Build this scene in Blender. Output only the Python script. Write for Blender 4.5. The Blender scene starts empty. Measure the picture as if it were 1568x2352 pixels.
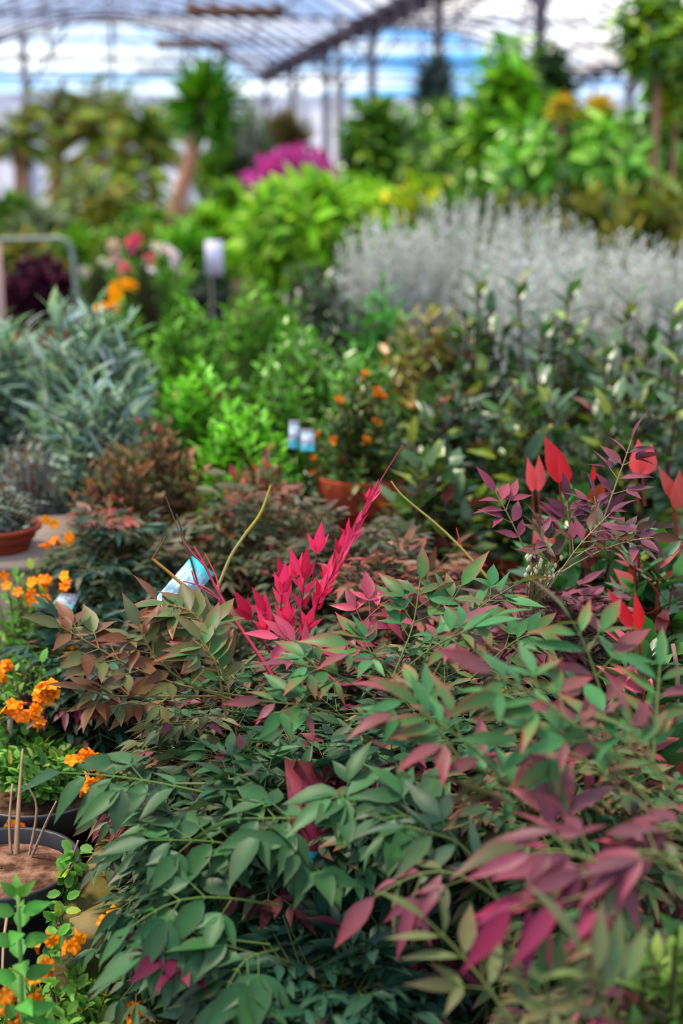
import bpy, math, random
import numpy as np
from mathutils import Vector, Euler

SC = bpy.context.scene
COL = SC.collection
rg = np.random.default_rng(7)
H = 0.78                     # lens height above the greenhouse floor
FPX = 3267.0                 # 50 mm on a 36 mm tall frame of 2352 px
TH = math.atan((1176 - 400) / FPX)
PSI = math.atan(((784 - 159) / FPX) / math.sqrt(1 + ((1176 - 400) / FPX) ** 2))

# ------------------------------------------------------------------ camera
cam_d = bpy.data.cameras.new('camera')
cam = bpy.data.objects.new('camera', cam_d)
COL.objects.link(cam)
cam.location = (0, 0, H)
cam.rotation_euler = (math.pi / 2 - TH, 0, -PSI)
cam_d.sensor_fit = 'VERTICAL'
cam_d.sensor_height = 36
cam_d.sensor_width = 24
cam_d.lens = 50.007
cam_d.clip_start = 0.05
cam_d.dof.use_dof = True
cam_d.dof.focus_distance = 1.33
cam_d.dof.aperture_fstop = 4.0
cam_d.dof.aperture_blades = 0
SC.camera = cam
M3 = cam.rotation_euler.to_matrix()
CR = np.array(M3 @ Vector((1, 0, 0)))
CU = np.array(M3 @ Vector((0, 1, 0)))
CF = np.array(M3 @ Vector((0, 0, -1)))
CP = np.array((0, 0, H))


def at(px, py, d):
    return CP + d * (CF + CR * (px - 784) / FPX - CU * (py - 1176) / FPX)


def lin(c):
    c = np.asarray(c, float) / 255.0
    return np.where(c <= 0.04045, c / 12.92, ((c + 0.055) / 1.055) ** 2.4)


# ------------------------------------------------------------------ materials
def nodes(name):
    m = bpy.data.materials.new(name)
    m.use_nodes = True
    nt = m.node_tree
    nt.nodes.clear()
    out = nt.nodes.new('ShaderNodeOutputMaterial')
    return m, nt, out


def leaf_material(name, rough, spec, trans, tint=(1.1, 1.25, 0.55), noise=0.0, gain=1.0):
    m, nt, out = nodes(name)
    a = nt.nodes.new('ShaderNodeAttribute'); a.attribute_name = 'col'
    src = a.outputs['Color']
    if noise:
        n = nt.nodes.new('ShaderNodeTexNoise'); n.inputs['Scale'].default_value = 90
        g = nt.nodes.new('ShaderNodeNewGeometry')
        nt.links.new(g.outputs['Position'], n.inputs['Vector'])
        mr = nt.nodes.new('ShaderNodeMapRange')
        mr.inputs[3].default_value = 1 - noise; mr.inputs[4].default_value = 1 + noise
        nt.links.new(n.outputs['Fac'], mr.inputs[0])
        mx = nt.nodes.new('ShaderNodeMix'); mx.data_type = 'RGBA'; mx.blend_type = 'MULTIPLY'
        mx.inputs[0].default_value = 1
        nt.links.new(src, mx.inputs[6]); nt.links.new(mr.outputs[0], mx.inputs[7])
        src = mx.outputs[2]
    p = nt.nodes.new('ShaderNodeBsdfPrincipled')
    p.inputs['Roughness'].default_value = rough
    p.inputs['Specular IOR Level'].default_value = spec
    nt.links.new(src, p.inputs['Base Color'])
    if trans > 0:
        t = nt.nodes.new('ShaderNodeBsdfTranslucent')
        mt = nt.nodes.new('ShaderNodeMix'); mt.data_type = 'RGBA'; mt.blend_type = 'MULTIPLY'
        mt.inputs[0].default_value = 1; mt.inputs[7].default_value = (*tint, 1)
        nt.links.new(src, mt.inputs[6]); nt.links.new(mt.outputs[2], t.inputs['Color'])
        ms = nt.nodes.new('ShaderNodeMixShader'); ms.inputs[0].default_value = trans
        nt.links.new(p.outputs[0], ms.inputs[1]); nt.links.new(t.outputs[0], ms.inputs[2])
        nt.links.new(ms.outputs[0], out.inputs[0])
    else:
        nt.links.new(p.outputs[0], out.inputs[0])
    return m


def plain(name, c, rough=0.6, spec=0.3, c2=None, scale=20, bump=0.0, metal=0.0, detail=6, stretch=None):
    m, nt, out = nodes(name)
    p = nt.nodes.new('ShaderNodeBsdfPrincipled')
    p.inputs['Roughness'].default_value = rough
    p.inputs['Specular IOR Level'].default_value = spec
    p.inputs['Metallic'].default_value = metal
    c = (*lin(c), 1)
    if c2 is not None or bump:
        tc = nt.nodes.new('ShaderNodeTexCoord')
        n = nt.nodes.new('ShaderNodeTexNoise')
        n.inputs['Scale'].default_value = scale; n.inputs['Detail'].default_value = detail
        v = tc.outputs['Object']
        if stretch:
            mp = nt.nodes.new('ShaderNodeMapping'); mp.inputs['Scale'].default_value = stretch
            nt.links.new(v, mp.inputs[0]); v = mp.outputs[0]
        nt.links.new(v, n.inputs['Vector'])
        r = nt.nodes.new('ShaderNodeValToRGB')
        r.color_ramp.elements[0].position = 0.36; r.color_ramp.elements[1].position = 0.64
        r.color_ramp.elements[0].color = c
        r.color_ramp.elements[1].color = (*lin(c2), 1) if c2 is not None else c
        nt.links.new(n.outputs['Fac'], r.inputs[0]); nt.links.new(r.outputs[0], p.inputs['Base Color'])
        if bump:
            b = nt.nodes.new('ShaderNodeBump'); b.inputs['Strength'].default_value = bump
            b.inputs['Distance'].default_value = 0.01
            nt.links.new(n.outputs['Fac'], b.inputs['Height']); nt.links.new(b.outputs[0], p.inputs['Normal'])
    else:
        p.inputs['Base Color'].default_value = c
    nt.links.new(p.outputs[0], out.inputs[0])
    return m


def film(name, tint, transp, c_tr):
    m, nt, out = nodes(name)
    a = nt.nodes.new('ShaderNodeBsdfTransparent'); a.inputs[0].default_value = (*tint, 1)
    t = nt.nodes.new('ShaderNodeBsdfTranslucent')
    tc = nt.nodes.new('ShaderNodeTexCoord')
    n = nt.nodes.new('ShaderNodeTexNoise'); n.inputs['Scale'].default_value = 0.7; n.inputs['Detail'].default_value = 4
    nt.links.new(tc.outputs['Object'], n.inputs['Vector'])
    r = nt.nodes.new('ShaderNodeValToRGB')
    r.color_ramp.elements[0].position = 0.3; r.color_ramp.elements[1].position = 0.7
    r.color_ramp.elements[0].color = (*[x * 0.8 for x in c_tr], 1); r.color_ramp.elements[1].color = (*c_tr, 1)
    nt.links.new(n.outputs['Fac'], r.inputs[0]); nt.links.new(r.outputs[0], t.inputs['Color'])
    ms = nt.nodes.new('ShaderNodeMixShader'); ms.inputs[0].default_value = 1 - transp
    nt.links.new(a.outputs[0], ms.inputs[1]); nt.links.new(t.outputs[0], ms.inputs[2])
    nt.links.new(ms.outputs[0], out.inputs[0])
    return m


M = {}
M['leaf'] = leaf_material('soft leaf', 0.5, 0.16, 0.25, noise=0.15)
M['nandina'] = leaf_material('nandina leaf', 0.42, 0.16, 0.22, noise=0.18)
M['gloss'] = leaf_material('glossy leaf', 0.33, 0.45, 0.2, noise=0.12)
M['grey'] = leaf_material('felted silver leaf', 0.8, 0.1, 0.3, (1, 1, 0.95))
M['red'] = leaf_material('young crimson leaf', 0.42, 0.3, 0.35, (1.25, 0.8, 0.9), noise=0.1)
M['petal'] = leaf_material('petal', 0.6, 0.15, 0.35, (1.2, 1.0, 0.8))
M['stem'] = leaf_material('stem bark', 0.6, 0.25, 0.0, noise=0.2)
M['trunk'] = plain('palm trunk bark', (196, 146, 116), 0.85, 0.1, (150, 106, 80), 9, 0.6, stretch=(1, 1, 6))
M['black_pot'] = plain('black plastic pot', (27, 27, 31), 0.45, 0.35, (38, 37, 41), 30)
M['terracotta'] = plain('terracotta pot', (168, 70, 40), 0.75, 0.2, (128, 50, 30), 14, 0.1)
M['soil'] = plain('potting soil', (105, 80, 62), 0.95, 0.05, (60, 42, 32), 90, 1.0)
M['bark'] = plain('bark mulch', (140, 104, 84), 0.95, 0.05, (70, 47, 36), 60, 1.0)
M['ground'] = plain('earth floor', (88, 68, 54), 0.95, 0.05, (45, 35, 29), 18, 0.8)
M['rock'] = plain('mossy stone', (138, 120, 84), 0.95, 0.05, (82, 78, 30), 17, 0.8)
M['concrete'] = plain('weathered concrete', (150, 134, 122), 0.9, 0.1, (120, 104, 92), 6, 0.3)
M['steel'] = plain('galvanised steel', (70, 66, 86), 0.5, 0.3)
M['dark_steel'] = plain('painted dark steel', (62, 58, 76), 0.6, 0.2)
M['gutter'] = plain('gutter metal', (92, 86, 104), 0.6, 0.2)
M['galv'] = plain('pale galvanised tube', (128, 138, 130), 0.5, 0.3, (110, 120, 112), 40)
M['wood'] = plain('brown wood', (150, 112, 82), 0.8, 0.1, (112, 80, 60), 5, 0.2, stretch=(1, 12, 12))
M['white'] = plain('white plastic', (225, 218, 238), 0.5, 0.3)
M['grey_wall'] = plain('grey board', (140, 135, 135), 0.8, 0.1, (115, 110, 110), 4)
M['film_a'] = film('lavender film', (0.94, 0.92, 0.93), 0.52, (0.40, 0.37, 0.43))
M['film_b'] = film('clear film', (0.97, 0.93, 0.92), 0.45, (0.80, 0.73, 0.70))
M['sheet'] = leaf_material('pale end sheet', 0.6, 0.2, 0.5, (1, 1, 1))


def label_material(name, seed):
    """plant label: teal card, printed photo patch of blooms, pale foot"""
    m, nt, out = nodes(name)
    tc = nt.nodes.new('ShaderNodeTexCoord')
    sep = nt.nodes.new('ShaderNodeSeparateXYZ')
    nt.links.new(tc.outputs['Generated'], sep.inputs[0])
    r = nt.nodes.new('ShaderNodeValToRGB'); r.color_ramp.interpolation = 'EASE'
    els = r.color_ramp.elements
    stops = {0: [(0, (205, 170, 205)), (0.16, (205, 190, 220)), (0.2, (120, 215, 222)), (0.55, (165, 215, 222)), (0.75, (120, 200, 208)), (1, (60, 195, 200))],
             1: [(0, (30, 175, 180)), (0.13, (40, 180, 185)), (0.15, (110, 32, 52)), (0.6, (64, 24, 32)), (0.9, (110, 36, 40)), (1, (90, 32, 36))],
             2: [(0, (110, 215, 220)), (0.28, (60, 190, 200)), (0.34, (150, 140, 160)), (0.6, (190, 180, 195)), (0.8, (70, 60, 75)), (1, (110, 100, 120))]}[seed]
    els[0].position, els[0].color = stops[0][0], (*lin(stops[0][1]), 1)
    els[1].position, els[1].color = stops[-1][0], (*lin(stops[-1][1]), 1)
    for pos, c in stops[1:-1]:
        e = els.new(pos); e.color = (*lin(c), 1)
    nt.links.new(sep.outputs['Z'], r.inputs[0])
    n = nt.nodes.new('ShaderNodeTexNoise'); n.inputs['Scale'].default_value = 6
    nt.links.new(tc.outputs['Generated'], n.inputs['Vector'])
    r2 = nt.nodes.new('ShaderNodeValToRGB')
    r2.color_ramp.elements[0].position = 0.48; r2.color_ramp.elements[1].position = 0.56
    c0 = {0: (190, 215, 225), 1: (130, 34, 62), 2: (150, 190, 200)}[seed]
    c1 = {0: (120, 110, 150), 1: (70, 22, 40), 2: (90, 90, 110)}[seed]
    r2.color_ramp.elements[0].color = (*lin(c0), 1); r2.color_ramp.elements[1].color = (*lin(c1), 1)
    nt.links.new(n.outputs['Fac'], r2.inputs[0])
    # printed picture only in the middle band of the card
    mr = nt.nodes.new('ShaderNodeValToRGB')
    k = mr.color_ramp.elements; k[0].position = 0.16; k[1].position = 0.24
    k[0].color = (0, 0, 0, 1); k[1].color = (0.6, 0.6, 0.6, 1)
    e = k.new(0.82); e.color = (0.6, 0.6, 0.6, 1); e = k.new(0.9); e.color = (0, 0, 0, 1)
    nt.links.new(sep.outputs['Z'], mr.inputs[0])
    mx = nt.nodes.new('ShaderNodeMix'); mx.data_type = 'RGBA'
    nt.links.new(mr.outputs[0], mx.inputs[0]); nt.links.new(r.outputs[0], mx.inputs[6]); nt.links.new(r2.outputs[0], mx.inputs[7])
    p = nt.nodes.new('ShaderNodeBsdfPrincipled'); p.inputs['Roughness'].default_value = 0.6; p.inputs['Specular IOR Level'].default_value = 0.15
    nt.links.new(mx.outputs[2], p.inputs['Base Color'])
    nt.links.new(p.outputs[0], out.inputs[0])
    return m


# ------------------------------------------------------------------ mesh builder
class MB:
    def __init__(s):
        s.V, s.F3, s.F4, s.C, s.n = [], [], [], [], 0

    def add(s, V, F, C=(0.5, 0.5, 0.5)):
        V = np.asarray(V, float).reshape(-1, 3)
        F = np.asarray(F, int) + s.n
        (s.F3 if F.shape[1] == 3 else s.F4).append(F)
        C = np.asarray(C, float)
        if C.ndim == 1:
            C = np.broadcast_to(C, (len(V), 3))
        s.V.append(V); s.C.append(C); s.n += len(V)

    def more(s, F):
        F = np.asarray(F, int)
        (s.F3 if F.shape[1] == 3 else s.F4).append(F)

    def build(s, name, mat, parent=None, smooth=False, shift=None):
        if not s.V:
            return None
        V = np.concatenate(s.V); C = np.concatenate(s.C)
        if shift is not None:
            V = V - np.asarray(shift)
        F3 = np.concatenate(s.F3).ravel() if s.F3 else np.zeros(0, int)
        F4 = np.concatenate(s.F4).ravel() if s.F4 else np.zeros(0, int)
        n3, n4 = len(F3) // 3, len(F4) // 4
        me = bpy.data.meshes.new(name)
        me.vertices.add(len(V)); me.vertices.foreach_set('co', V.astype(np.float32).ravel())
        lp = np.concatenate([F3, F4]).astype(np.int32)
        me.loops.add(len(lp)); me.loops.foreach_set('vertex_index', lp)
        st = np.concatenate([np.arange(n3) * 3, n3 * 3 + np.arange(n4) * 4]).astype(np.int32)
        me.polygons.add(n3 + n4); me.polygons.foreach_set('loop_start', st)
        me.update(calc_edges=True)
        if smooth:
            me.polygons.foreach_set('use_smooth', np.ones(n3 + n4, bool))
        ca = me.color_attributes.new('col', 'FLOAT_COLOR', 'POINT')
        ca.data.foreach_set('color', np.concatenate([C, np.ones((len(C), 1))], 1).astype(np.float32).ravel())
        me.materials.append(mat)
        o = bpy.data.objects.new(name, me)
        COL.objects.link(o)
        if parent is not None:
            o.parent = parent
        return o


def unit(v):
    return v / np.maximum(np.linalg.norm(v, axis=-1, keepdims=True), 1e-9)


# templates: verts (u, v, edge weight), tri/quad faces
def make_tpl(rows):
    V = [(0, 0, 0.0)]
    for u, w, e in rows:
        V += [(u, -w, e), (u, 0, 0.12 * e), (u, w, e)]
    V.append((1, 0, 1.0))
    T = [(0, 2, 1), (0, 3, 2)]
    Q = []
    for i in range(len(rows) - 1):
        a = 1 + 3 * i
        Q += [(a, a + 1, a + 4, a + 3), (a + 1, a + 2, a + 5, a + 4)]
    a = 1 + 3 * (len(rows) - 1); t = len(V) - 1
    T += [(a, a + 1, t), (a + 1, a + 2, t)]
    return np.array(V), np.array(T), np.array(Q).reshape(-1, 4)


T_NEAR = make_tpl([(0.1, 0.5, 0.1), (0.3, 0.97, 0.28), (0.52, 0.9, 0.45), (0.73, 0.52, 0.75), (0.88, 0.2, 1)])
T_MID = make_tpl([(0.22, 0.85, 0.9), (0.62, 0.8, 1)])
T_ROUND = make_tpl([(0.12, 0.6, 0.8), (0.4, 1.0, 0.9), (0.75, 0.78, 1)])
T_STRAP = make_tpl([(0.05, 0.75, 0.5), (0.35, 1.0, 0.8), (0.7, 0.7, 1)])
T_LOW = (np.array([(0, 0, 0.0), (0.45, -1, 0.9), (0.45, 1, 0.9), (1, 0, 1.0)]), np.array([(0, 3, 1), (0, 2, 3)]), np.zeros((0, 4), int))


def leaves(mb, P, D, N, L, W, cc, ce, tpl=T_NEAR, fold=0.25, curl=0.15):
    P, D, N = (np.asarray(a, float).reshape(-1, 3) for a in (P, D, N))
    n = len(P)
    if n == 0:
        return
    L = np.broadcast_to(np.asarray(L, float), (n,))[:, None]
    W = np.broadcast_to(np.asarray(W, float), (n,))[:, None]
    cc = np.broadcast_to(np.asarray(cc, float), (n, 3)); ce = np.broadcast_to(np.asarray(ce, float), (n, 3))
    curl = np.broadcast_to(np.asarray(curl, float), (n,))[:, None]
    D = unit(D); S = unit(np.cross(D, N)); N2 = np.cross(S, D)
    TV, TT, TQ = tpl
    u, v, e = TV[:, 0], TV[:, 1], TV[:, 2]
    V = (P[:, None, :] + D[:, None, :] * (L * u)[:, :, None] + S[:, None, :] * (W * 0.5 * v)[:, :, None]
         + N2[:, None, :] * (fold * W * 0.5 * np.abs(v) - curl * L * u * u)[:, :, None])
    C = cc[:, None, :] * (1 - e)[None, :, None] + ce[:, None, :] * e[None, :, None]
    if tpl is T_NEAR:                     # paler midrib
        C = C * np.where(v == 0, 1.16, 0.95)[None, :, None]
    k = len(TV)
    base = mb.n
    off = (np.arange(n) * k)[:, None, None]
    mb.add(V.reshape(-1, 3), (TT[None] + off).reshape(-1, 3), C.reshape(-1, 3))
    if len(TQ):
        mb.more((TQ[None] + off).reshape(-1, 4) + base)


def segs(mb, A, B, ra, rb, c, k=4):
    """many thin tapered stalks at once"""
    A, B = np.asarray(A, float).reshape(-1, 3), np.asarray(B, float).reshape(-1, 3)
    n = len(A)
    if n == 0:
        return
    ra = np.broadcast_to(np.asarray(ra, float), (n,)); rb = np.broadcast_to(np.asarray(rb, float), (n,))
    d = unit(B - A)
    ref = np.where(np.abs(d[:, 2:3]) > 0.9, np.array([[1.0, 0, 0]]), np.array([[0, 0, 1.0]]))
    x = unit(np.cross(d, ref)); y = np.cross(d, x)
    an = np.arange(k) * 2 * math.pi / k
    ring = x[:, None, :] * np.cos(an)[None, :, None] + y[:, None, :] * np.sin(an)[None, :, None]
    V = np.concatenate([A[:, None, :] + ring * ra[:, None, None], B[:, None, :] + ring * rb[:, None, None]], 1)
    i = np.arange(k); j = (i + 1) % k
    F = np.stack([i, j, j + k, i + k], 1)
    off = (np.arange(n) * 2 * k)[:, None, None]
    c = np.asarray(c, float)
    if c.ndim == 2:
        c = np.repeat(c, 2 * k, axis=0)
    mb.add(V.reshape(-1, 3), (F[None] + off).reshape(-1, 4), c)


def tube(mb, pts, r, c=(0.5, 0.5, 0.5), k=10, cap=True):
    pts = np.asarray(pts, float)
    m = len(pts)
    r = np.broadcast_to(np.asarray(r, float), (m,))
    t = unit(np.gradient(pts, axis=0))
    ref = np.array([0, 0, 1.0]) if abs(t[0, 2]) < 0.9 else np.array([1.0, 0, 0])
    x = unit(np.cross(t, ref)); y = np.cross(t, x)
    an = np.arange(k) * 2 * math.pi / k
    V = pts[:, None, :] + (x[:, None, :] * np.cos(an)[None, :, None] + y[:, None, :] * np.sin(an)[None, :, None]) * r[:, None, None]
    F = []
    for s in range(m - 1):
        for i in range(k):
            j = (i + 1) % k
            F.append((s * k + i, s * k + j, s * k + k + j, s * k + k + i))
    b = mb.n
    mb.add(V.reshape(-1, 3), F, c)
    if cap:
        for ring, cen in ((0, pts[0]), (m - 1, pts[-1])):
            b2 = mb.n
            mb.add([cen], np.zeros((0, 3), int), c)
            mb.more([(b + ring * k + i, b + ring * k + (i + 1) % k, b2) for i in range(k)])


def boxm(mb, lo, hi, c=(0.5, 0.5, 0.5)):
    x0, y0, z0 = lo; x1, y1, z1 = hi
    V = [(x0, y0, z0), (x1, y0, z0), (x1, y1, z0), (x0, y1, z0), (x0, y0, z1), (x1, y0, z1), (x1, y1, z1), (x0, y1, z1)]
    mb.add(V, [(0, 3, 2, 1), (4, 5, 6, 7), (0, 1, 5, 4), (1, 2, 6, 5), (2, 3, 7, 6), (3, 0, 4, 7)], c)


def lathe(mb, prof, k=32, c=(0.5, 0.5, 0.5)):
    an = np.arange(k) * 2 * math.pi / k
    V = np.array([[(r * math.cos(a), r * math.sin(a), z) for a in an] for r, z in prof])
    F = []
    for s in range(len(prof) - 1):
        for i in range(k):
            j = (i + 1) % k
            F.append((s * k + i, s * k + j, s * k + k + j, s * k + k + i))
    mb.add(V.reshape(-1, 3), F, c)


# ------------------------------------------------------------------ scene graph helpers
def tag(o, label=None, cat=None, group=None, kind=None):
    if label: o['label'] = label
    if cat: o['category'] = cat
    if group: o['group'] = group
    if kind: o['kind'] = kind
    return o


def thing(name, label, cat, loc=(0, 0, 0), rz=0.0, group=None):
    o = bpy.data.objects.new(name, None)
    COL.objects.link(o)
    o.empty_display_size = 0.05
    o.location = tuple(float(v) for v in loc)
    o.rotation_euler = (0, 0, rz)
    return tag(o, label, cat, group)


def copy_tree(o, parent=None):
    c = o.copy(); COL.objects.link(c)
    if parent is not None:
        c.parent = parent
    for ch in [x for x in o.children]:
        copy_tree(ch, c)
    return c


def structure(name, mb, mat, smooth=False):
    o = mb.build(name, mat, None, smooth)
    o['kind'] = 'structure'
    return o


def add_pot(t, r, h, mat='black_pot', soil='soil', fill=0.86):
    mb = MB()
    lathe(mb, [(0.001, 0), (r * 0.72, 0), (r * 0.74, 0.004), (r * 0.93, h * 0.80), (r * 1.0, h * 0.81), (r * 1.03, h * 0.83), (r * 1.04, h * 0.985), (r * 1.02, h), (r * 0.97, h * 0.99), (r * 0.92, h * 0.8), (r * 0.88, h * 0.5)])
    mb.build('pot', M[mat], t, True)
    mb = MB()
    prof = [(r * 0.93, h * fill), (r * 0.7, h * (fill + 0.03)), (r * 0.35, h * (fill + 0.05)), (0.001, h * (fill + 0.05))]
    lathe(mb, prof, 28)
    mb.build('soil', M[soil], t, True)


def jit(c, n, amt, r=rg):
    """per-leaf variation of a colour"""
    c = np.asarray(c, float)
    return np.clip(c * (1 + r.normal(0, amt, (n, 1))) * (1 + r.normal(0, amt * 0.35, (n, 3))), 0.002, 1)


def pick(pal, n, r=rg):
    """pal: list of (weight, centre srgb, edge srgb)"""
    w = np.array([p[0] for p in pal], float); w /= w.sum()
    i = r.choice(len(pal), n, p=w)
    cc = np.array([lin(p[1]) for p in pal])[i]; ce = np.array([lin(p[2]) for p in pal])[i]
    s = 1 + r.normal(0, 0.16, (n, 1))
    h = 1 + r.normal(0, 0.06, (n, 3))
    return np.clip(cc * s * h, 0.002, 1), np.clip(ce * s * h, 0.002, 1)


# ------------------------------------------------------------------ nandina
class Nan:
    """collects fronds of one nandina"""
    def __init__(s, r):
        s.r = r; s.gain = 0.62; s.st = [[], [], [], [], []]
        s.lf = {k: [] for k in 'PDNLWCE'}; s.curl = []

    def stalk(s, A, B, ra, rb, c):
        for l, v in zip(s.st, (A, B, ra, rb, c)):
            l.append(v)

    def leaf(s, P, D, N, L, W, C, E, curl):
        for k, v in zip('PDNLWCE', (P, D, N, L, W, C, E)):
            s.lf[k].append(v)
        s.curl.append(curl)

    def frond(s, pts, pal, L=0.036, ratio=0.36, nodes=(0.38, 0.54, 0.7, 0.85), plen=0.05, up=None, stem=(84, 88, 42), droop=0.25, rad=0.0009, erect=0.0, pair=2, njit=0.35):
        r = s.r
        pts = np.asarray(pts, float)
        m = len(pts)
        sc = lin(stem)
        for i in range(m - 1):
            s.stalk(pts[i], pts[i + 1], rad * (1 - 0.5 * i / m), rad * (1 - 0.5 * (i + 1) / m), sc)
        up = np.array([0, 0, 1.0]) if up is None else np.asarray(up, float)
        w = np.array([p[0] for p in pal], float); w /= w.sum()
        fam = pal[r.choice(len(pal), p=w)]

        def pos(t):
            f = t * (m - 1); i = min(int(f), m - 2)
            return pts[i] + (pts[i + 1] - pts[i]) * (f - i), unit(pts[i + 1] - pts[i])

        def lf(P, D, size):
            f = fam if r.random() < 0.75 else pal[r.choice(len(pal), p=w)]
            k = s.gain * max(0.4, 1 + r.normal(0, 0.22)); h = 1 + r.normal(0, 0.06, 3)
            D = D + np.array([0, 0, -droop * r.uniform(0.2, 1.4)]) + up * erect
            N = up + r.normal(0, njit, 3)
            Ls = size * r.uniform(0.75, 1.2)
            s.leaf(P, D, N, Ls, Ls * ratio * r.uniform(0.85, 1.15), np.clip(lin(f[1]) * k * h, 0.002, 1), np.clip(lin(f[2]) * k * h, 0.002, 1), r.uniform(0.0, 0.28))

        def tip(P, D, side, size):
            lf(P, D, size)
            for sg in (-1, 1):
                lf(P - D * size * 0.06, unit(D * 0.75 + side * sg * 0.8), size * 0.8)

        for t in nodes:
            P, T = pos(t)
            side = unit(np.cross(T, up))
            for sg in (-1, 1):
                pl = plen * (1.15 - 0.75 * t) * r.uniform(0.7, 1.25)
                d = unit(side * sg * 1.0 + T * r.uniform(0.45, 0.9) + up * r.uniform(-0.1, 0.35) + up * erect)
                E = P + d * pl
                s.stalk(P, E, rad * 0.6, rad * 0.35, sc)
                ps = unit(np.cross(d, up))
                if pl > 0.026 and pair >= 2:
                    for q in (0.42, ) if pl < 0.05 else (0.3, 0.62):
                        Q = P + d * pl * q
                        for s2 in (-1, 1):
                            lf(Q, unit(d * 0.7 + ps * s2 * 0.85), L * 0.8)
                tip(E, d, ps, L)
        P, T = pts[-1], unit(pts[-1] - pts[-2])
        tip(P, T, unit(np.cross(T, up)), L * 1.05)

    def pinnate(s, pts, cols, L=0.045, ratio=0.3, n=4, t0=0.3, stem=(88, 98, 46), rad=0.0009, up=None, ang=0.85, droop=0.12, njit=0.3, curl=0.2, sub=True):
        """clean young frond: opposite leaflets straight on the stalk and one at the end"""
        r = s.r
        pts = np.asarray(pts, float); m = len(pts); sc = lin(stem)
        up = unit(np.array([0, -0.35, 1.0])) if up is None else np.asarray(up, float)
        for i in range(m - 1):
            s.stalk(pts[i], pts[i + 1], rad * (1.2 - 0.6 * i / m), rad * (1.2 - 0.6 * (i + 1) / m), sc)

        def lf(P, D, size):
            c, e = cols[r.integers(0, len(cols))]
            k = s.gain * 1.0 * max(0.5, 1 + r.normal(0, 0.14)); h = 1 + r.normal(0, 0.05, 3)
            Ls = size * r.uniform(0.82, 1.12)
            s.leaf(P, unit(D + np.array([0, 0, -droop])), up + r.normal(0, njit, 3), Ls, Ls * ratio * r.uniform(0.85, 1.15), np.clip(lin(c) * k * h, 0.002, 1), np.clip(lin(e) * k * h, 0.002, 1), curl * r.uniform(0.2, 1.6))

        for q in range(n):
            t = t0 + (0.97 - t0) * q / n
            f = t * (m - 1); i = min(int(f), m - 2)
            P = pts[i] + (pts[i + 1] - pts[i]) * (f - i); T = unit(pts[i + 1] - pts[i])
            sd = unit(np.cross(T, up))
            sz = L * (0.8 + 0.3 * math.sin(math.pi * (q + 0.5) / n))
            for sg in (-1, 1):
                d = unit(sd * sg + T * ang * r.uniform(0.7, 1.3))
                if sub and q < n - 1 and r.random() < 0.55:      # a short side stalk with three leaflets
                    E = P + d * L * 0.5
                    s.stalk(P, E, rad * 0.6, rad * 0.4, sc)
                    lf(E, d, sz * 0.95)
                    for s2 in (-1, 1):
                        lf(E - d * L * 0.04, unit(d * 0.7 + np.cross(d, up) * s2 * 0.8), sz * 0.75)
                else:
                    E = P + d * L * 0.08
                    s.stalk(P, E, rad * 0.6, rad * 0.4, sc)
                    lf(E, d, sz)
        lf(pts[-1], unit(pts[-1] - pts[-2]), L * 1.1)

    def build(s, t, shift, mat='nandina', tpl=T_NEAR, names=('stem', 'foliage')):
        mb = MB()
        segs(mb, np.array(s.st[0]), np.array(s.st[1]), np.array(s.st[2]), np.array(s.st[3]), np.array(s.st[4]), 5)
        a = mb.build(names[0], M['stem'], t, True, shift)
        mb = MB()
        f = {k: np.array(v) for k, v in s.lf.items()}
        leaves(mb, f['P'], f['D'], f['N'], f['L'], f['W'], f['C'], f['E'], tpl, 0.28, np.array(s.curl))
        b = mb.build(names[1], M[mat], t, True, shift)
        return a, b


def bez(a, b, c, n=9):
    t = np.linspace(0, 1, n)[:, None]
    return (1 - t) ** 2 * a + 2 * t * (1 - t) * b + t * t * c


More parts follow.
